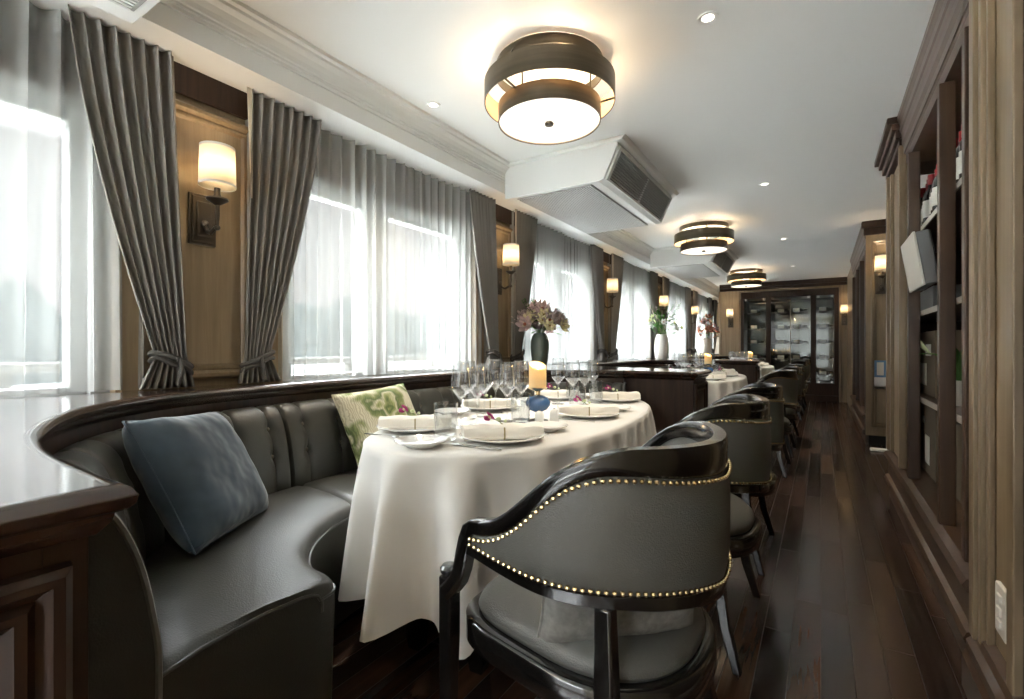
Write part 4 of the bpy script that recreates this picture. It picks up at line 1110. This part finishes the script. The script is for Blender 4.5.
def bouquet(loc, z0, label, spread, height, blooms, leaves, seed, twig=0):
    rnd = random.Random(seed); b = thing('bouquet', label, 'flowers', (loc[0],loc[1],loc[2]+z0))
    st = MB()
    heads = []
    for (m, n, r, np, cup) in blooms:
        for i in range(n):
            th = rnd.uniform(0, 2*pi); q = sqrt(rnd.random()); el = rnd.uniform(.15, 1)
            d = Vector((cos(th)*q, sin(th)*q, .25+.75*(1-q*q)*rnd.uniform(.7,1)))
            pos = Vector((max(d.x*spread,-.14), d.y*spread, max(.0, d.z*height*rnd.uniform(.75,1.0))))
            st.tube([(0,0,-.05),(pos.x*.3,pos.y*.3,pos.z*.45),tuple(pos)], .0025, 5)
            mb = MB(); rr = r*rnd.uniform(.8,1.15); dd = Vector((d.x+rnd.uniform(-.3,.3)+.25, d.y-.35, d.z*.8))
            flower(mb, tuple(pos), rr, dd, np, cup)
            h = mb.build('bloom', M[m], b, solid=.0012)
            MB().sphere(tuple(pos+dd.normalized()*rr*.18), rr*.16, 8, 5).build('bloom_centre', M['rust' if m != 'cream' else 'brass'], h)
    st.build('stems', M['stemgreen'], b)
    for (m, n, ln, w) in leaves:
        for i in range(n):
            th = rnd.uniform(0, 2*pi); q = rnd.uniform(.2, .9); d = (cos(th)*q*1.1, sin(th)*q*1.1, rnd.uniform(-.05,1.0))
            if d[0] < 0: d = (d[0]*.3, d[1], d[2])
            c = (max(-.08,cos(th)*q*spread*.6), sin(th)*q*spread*.6, rnd.uniform(.0,.75)*height)
            mb = MB(); leafblade(mb, c, d, ln*rnd.uniform(.7,1.2), w, rnd.uniform(.1,.5)); mb.build('leaf', M[m], b, solid=.001)
    for i in range(twig):
        th = rnd.uniform(0, 2*pi); q = rnd.uniform(.6, 1.2); e = Vector((max(-.12,cos(th)*q*spread), sin(th)*q*spread, height*rnd.uniform(.8,1.15)))
        mb = MB(); mb.tube([(0,0,0), tuple(e*.5+Vector((0,0,.04))), tuple(e)], .0018, 5)
        for j in range(7):
            c = e*(.55+.07*j); leafblade(mb, tuple(c+Vector((0,0,.03*(1-j/7)))), (rnd.uniform(-1,1),rnd.uniform(-1,1),.6), .032, .014, .1)
        mb.build('twig', M['leafgreen' if i % 3 else 'dustyrose'], b)
    return b
v1 = (-2.03, 3.62, .901)
vase(v1, 'green glazed vase on the ledge behind the closest table', [(0,0),(.055,0),(.060,.01),(.074,.10),(.080,.17),(.078,.22),(.066,.265),(.048,.285),(.046,.292)], M['vasegreen'])
bouquet(v1, .285, 'bouquet of mauve and cream blooms in the green vase', .22, .25, [('mauve',17,.088,6,.55),('cream',9,.070,6,.5),('dustyrose',13,.080,6,.6)], [('dustyrose',26,.12,.06),('leafgreen',6,.09,.03)], 11, 7)
v2 = (-2.05, 7.45, .901)
ws = WS
vase(v2, 'white ribbed vase on the window ledge behind the second table', ws, M['vasewhite'])
bouquet(v2, .373, 'loose bouquet of green leaves and white blooms in the white vase', .30, .42, [('china',4,.07,6,.6),('palegreen',4,.05,6,.6)], [('leafgreen',34,.15,.05),('palegreen',8,.12,.03)], 12, 14)
v3 = (-2.07, 10.95, .901)
vase(v3, 'white vase with rust flowers on the far end of the ledge', ws, M['vasewhite'])
bouquet(v3, .373, 'rust and peach bouquet in the far white vase', .27, .50, [('rust',10,.10,6,.5),('mauve',6,.09,6,.5)], [('rust',14,.14,.05),('leafgreen',6,.13,.04)], 13, 8)
def lantern(loc, label, s=1.0):
    t = thing('lantern', label, 'lantern', loc, 0, 'white lanterns on the ledge')
    MB().box(-.09*s,.09*s,-.09*s,.09*s,0,.02*s).build('base', M['iron'], t, smooth=False)
    for a in (-1, 1):
        for b in (-1, 1):
            MB().tube([(a*.085*s,b*.085*s,.02*s),(a*.05*s,b*.05*s,.34*s)], .007*s, 6).build('frame_bar', M['iron'], t)
    MB().loft([[(-r,-r,z),(r,-r,z),(r,r,z),(-r,r,z)] for r, z in ((.08*s,.021*s),(.046*s,.335*s))]).build('panel', M['shade'], t, smooth=False)
    MB().box(-.055*s,.055*s,-.055*s,.055*s,.34*s,.355*s).build('top_cap', M['iron'], t, smooth=False)
    MB().tube([(-.03*s,0,.355*s),(-.02*s,0,.40*s),(.02*s,0,.40*s),(.03*s,0,.355*s)], .004*s, 6).build('handle', M['iron'], t)
    return t
lantern((-2.02, 12.3, .901), 'white lantern with dark frame standing beside the vase of rust flowers', 1.25)

# ------------------------------------------------------------------ chairs
def chair():
    t = thing('tub_chair', 'x', 'chair')
    # half plan curve, front (0) to centre back (1); front faces -x
    hp = [(-.235,-.284),(-.16,-.287),(-.08,-.288),(0,-.288)]+[(.278*sin(a), -.288*cos(a)) for a in [pi/2*i/14 for i in range(1,15)]]
    fp = hp+[(x,-y) for x, y in reversed(hp[:-1])]
    pc = Curve([(p.x,p.y) for p in catmull([(x,y,0) for x, y in fp], .012)])
    def uu(s): return 1-abs(2*s/pc.len-1)            # 0 front .. 1 back centre
    out = 1 if pc.off(pc.len/2, .1).x > .3 else -1
    def at(s, o): return pc.off(s, out*o)
    ZT_ = [(0,.684),(.13,.688),(.20,.696),(.25,.712),(.332,.757),(.40,.802),(.466,.838),(.54,.860),(.625,.874),(.8,.872),(1,.868)]   # top of the rail
    HT = [(0,.034),(.13,.034),(.224,.036),(.332,.040),(.466,.036),(.55,.040),(.625,.050),(.8,.062),(1,.070)]
    ZB = [(0,.634),(.126,.630),(.224,.617),(.332,.607),(.466,.602),(.625,.600),(.8,.588),(1,.568)]                  # upholstery lower edge
    n = 110
    def zt(u): return lin(ZT_, u) if u < .2 or u > .75 else keys(ZT_, u)
    import itertools
    # smooth versions
    def sm(f, u, w=.035): return sum(f(max(0,min(1,u+w*d))) for d in (-1,-.5,0,.5,1))/5
    ztop = lambda u: sm(lambda q: lin(ZT_, q), u); zlow = lambda u: sm(lambda q: lin(ZB, q), u); hh = lambda u: lin(HT, u)
    s_a = pc.len*.035; s_b = pc.len-s_a
    # top rail incl. the scroll down to the front posts
    rings = []
    def rect(p, nrm, c, w, up, h):
        # bevelled rectangle
        q = []
        for (a, b) in ((-1,-.75),(-.75,-1),(.75,-1),(1,-.75),(1,.75),(.75,1),(-.75,1),(-1,.75)):
            q.append((c[0]+nrm[0]*w*a+up[0]*h*b, c[1]+nrm[1]*w*a+up[1]*h*b, c[2]+up[2]*h*b))
        return q
    line = []; FS = ((-.240,.500),(-.222,.518),(-.204,.540),(-.192,.570),(-.184,.605),(-.176,.636),(-.166,.660))
    for (fx, fz) in FS:
        line.append(((fx,-.286,fz), (0,-1,0), .036))
    for i in range(n+1):
        s = lerp(pc.len*.063, pc.len*.937, i/n); p = pc.at(s); q = at(s,1)-p; u = uu(s)
        line.append(((p.x,p.y,ztop(u)-hh(u)/2), (q.x,q.y,0), hh(u)))
    for (fx, fz) in reversed(FS):
        line.append(((fx,.286,fz), (0,1,0), .036))
    for i, (c, nr, h) in enumerate(line):
        a = Vector(line[max(i-1,0)][0]); b = Vector(line[min(i+1,len(line)-1)][0]); tg = (b-a).normalized(); nv = Vector(nr)
        nv = (nv-tg*nv.dot(tg)).normalized(); up = nv.cross(tg)
        if i > 0 and up.dot(pup) < 0: up = -up
        if i == 0 and up.x > 0: up = -up
        pup = up
        rings.append(rect(None, nv, c, .0175, up, h/2))
    MB().loft(rings).build('top_rail', M['black'], t, ang=45)
    # lower rail
    rings = []
    for i in range(n+1):
        s = lerp(pc.len*.035, pc.len*.965, i/n); p = pc.at(s); q = at(s,1)-p; u = uu(s); z = zlow(u); hgt = lin([(0,.022),(.3,.026),(1,.034)], u)
        rings.append(rect(None, q, (p.x,p.y,z-hgt/2), .016, (0,0,1), hgt/2))
    MB().loft(rings).build('lower_rail', M['black'], t, ang=45)
    # upholstered back between the rails
    rings = []; topn = []; lown = []
    for i in range(n+1):
        s = lerp(pc.len*.058, pc.len*.942, i/n); u = uu(s); zt_ = ztop(u)-hh(u)+.006; zl = zlow(u)-.004
        rg = []; m_ = 9; e = min(1, (min(i, n-i)/n)/.05)
        for j in range(m_+1):
            v = j/m_; bl = .010*(1-(2*v-1)**4)*e; q = at(s, .012+bl); rg.append((q.x,q.y,lerp(zt_,zl,v)))
        for j in range(m_+1):
            v = 1-j/m_; bl = .034*(1-(2*v-1)**4)*e; q = at(s, -.010-bl); rg.append((q.x,q.y,lerp(zt_,zl,v)))
        rings.append(rg)
    MB().loft(rings).build('back_upholstery', M['chairleather'], t, ang=60)
    # brass nail heads
    def nails(fz, nm):
        mb = MB(); N_ = 520; pts = []
        for i in range(N_+1):
            s = lerp(pc.len*.062, pc.len*.938, i/N_); q = at(s, .0205); u = uu(s); pts.append((Vector((q.x,q.y,fz(u))), at(s,1)-pc.at(s)))
        acc = 0; last = pts[0][0]; place = [pts[0]]
        for p, nr in pts[1:]:
            acc += (p-last).length; last = p
            if acc >= .0132: place.append((p, nr)); acc = 0
        for p, nr in place: mb.sphere(tuple(p), .0054, 8, 4)
        mb.build(nm, M['brass'], t)
    nails(lambda u: ztop(u)-hh(u)-.006, 'upper_nail_trim'); nails(lambda u: zlow(u)+.007, 'lower_nail_trim')
    # posts and legs
    for sg in (-1, 1):
        MB().loft([[(x-r,y-r,z),(x+r,y-r,z),(x+r,y+r,z),(x-r,y+r,z)] for x, y, r, z in ((-.252,sg*.278,.013,0),(-.246,sg*.278,.016,.2),(-.242,sg*.278,.019,.40),(-.242,sg*.278,.019,.535))]).build('leg', M['black'], t, smooth=False, bevel=.006)
        MB().lathe([(0,-.012),(.017,-.010),(.022,0),(.022,.007),(.016,.014),(0,.017)], 16, -.242, sg*.279, .545).build('finial', M['black'], t)
        lg = []
        for x, y, r, z in ((.225,.292,.014,0),(.185,.275,.017,.14),(.160,.262,.019,.30),(.150,.254,.020,.42),(.144,.248,.017,.575)):
            lg.append([(x-r,sg*y-r,z),(x+r,sg*y-r,z),(x+r,sg*y+r,z),(x-r,sg*y+r,z)])
        MB().loft(lg).build('leg', M['black'], t, smooth=True, ang=50, bevel=.005)
    # seat frame and cushion
    def plan(o, m_=64):
        pts = []
        for i in range(m_):
            a = 2*pi*i/m_; c, s_ = cos(a), sin(a)
            if c > 0: x = (.268+o)*abs(c)**.85; y = math.copysign((.276+o)*abs(s_)**.9, s_)
            else: x = -(.245+o)*abs(c)**.40; y = math.copysign((.276+o)*abs(s_)**.40, s_)
            pts.append((x-.005, y))
        return pts
    fr = [[(x,y,z) for x, y in plan(o)] for o, z in ((-.03,.385),(0,.385),(.004,.39),(.004,.442),(-.004,.45),(-.03,.45))]
    slope = lambda p: (p[0],p[1],p[2]-.11*(p[0]+.24))
    MB().loft(fr).xf(slope).build('seat_frame', M['black'], t, ang=50)
    cu = [[(x,y,z+.0*abs(x)) for x, y in plan(o)] for o, z in ((-.04,.446),(-.026,.449),(-.020,.463),(-.026,.480),(-.042,.494),(-.09,.505),(-.16,.511),(-.23,.513))]
    MB().loft(cu).xf(slope).build('seat_cushion', M['chairleather'], t, ang=60)
    return t
ch0 = None
CL = ['nearest', 'second nearest', 'third nearest']
for i, (x, y, rz) in enumerate(CHAIRS):
    lab = 'black lacquer tub chair with grey leather back, %s in the row along the aisle' % ['nearest', 'second', 'third', 'fourth', 'fifth', 'sixth', 'seventh', 'eighth', 'ninth'][i]
    if ch0 is None:
        ch0 = chair(); ch0.location = (x,y,0); ch0.rotation_euler = (0,0,rz); ch0['label'] = lab; ch0['group'] = 'tub chairs along the aisle'
    else: dup(ch0, (x,y,0), rz, lab, 'tub chairs along the aisle')

# ------------------------------------------------------------------ world and colour
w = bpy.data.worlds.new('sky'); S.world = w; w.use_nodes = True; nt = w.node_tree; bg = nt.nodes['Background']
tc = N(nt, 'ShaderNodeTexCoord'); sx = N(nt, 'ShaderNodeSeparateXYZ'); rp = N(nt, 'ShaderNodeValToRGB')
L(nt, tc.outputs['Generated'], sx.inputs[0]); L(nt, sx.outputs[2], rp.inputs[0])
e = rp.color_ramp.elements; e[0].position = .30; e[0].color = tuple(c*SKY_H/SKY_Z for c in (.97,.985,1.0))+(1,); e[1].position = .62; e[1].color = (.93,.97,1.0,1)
# sky is raised out of view, overhead and behind the camera, as added fill
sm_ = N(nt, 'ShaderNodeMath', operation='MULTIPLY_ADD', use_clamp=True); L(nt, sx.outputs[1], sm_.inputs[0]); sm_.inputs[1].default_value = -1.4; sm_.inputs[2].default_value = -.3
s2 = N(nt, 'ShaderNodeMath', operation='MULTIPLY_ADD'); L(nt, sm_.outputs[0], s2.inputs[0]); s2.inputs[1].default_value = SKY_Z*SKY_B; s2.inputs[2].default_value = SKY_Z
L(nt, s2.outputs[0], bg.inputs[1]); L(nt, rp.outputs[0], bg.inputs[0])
# portals in the window openings guide the daylight
for k in range(-2, 6):
    a = max(YB, P0+PITCH*k+.40); b = min(YL, P0+PITCH*(k+1)-.40)
    if b < YB: continue
    l = bpy.data.lights.new('window_portal', 'AREA'); l.shape = 'RECTANGLE'; l.size = 1.05; l.size_y = b-a; l.cycles.is_portal = True
    o = bpy.data.objects.new('window_portal', l); COL.objects.link(o); o.location = (XW-.14, (a+b)/2, 1.44); o.rotation_euler = (0, -pi/2, 0)
l = bpy.data.lights.new('window_portal', 'AREA'); l.shape = 'RECTANGLE'; l.size = 2.33; l.size_y = 2.03; l.cycles.is_portal = True  # portal for the added back glazing
o = bpy.data.objects.new('window_portal', l); COL.objects.link(o); o.location = (-.875, YB-.1, 1.22); o.rotation_euler = (pi/2, 0, 0)
S.view_settings.view_transform = 'Standard'; S.view_settings.look = 'None'; S.view_settings.gamma = 1; S.view_settings.use_curve_mapping = False
S.view_settings.exposure = EXPO
S.cycles.max_bounces = 14; S.cycles.diffuse_bounces = 7; S.cycles.glossy_bounces = 5; S.cycles.transmission_bounces = 8; S.cycles.transparent_max_bounces = 32
S.cycles.caustics_reflective = False; S.cycles.caustics_refractive = False; S.cycles.sample_clamp_indirect = 6
S.cycles.use_denoising = True
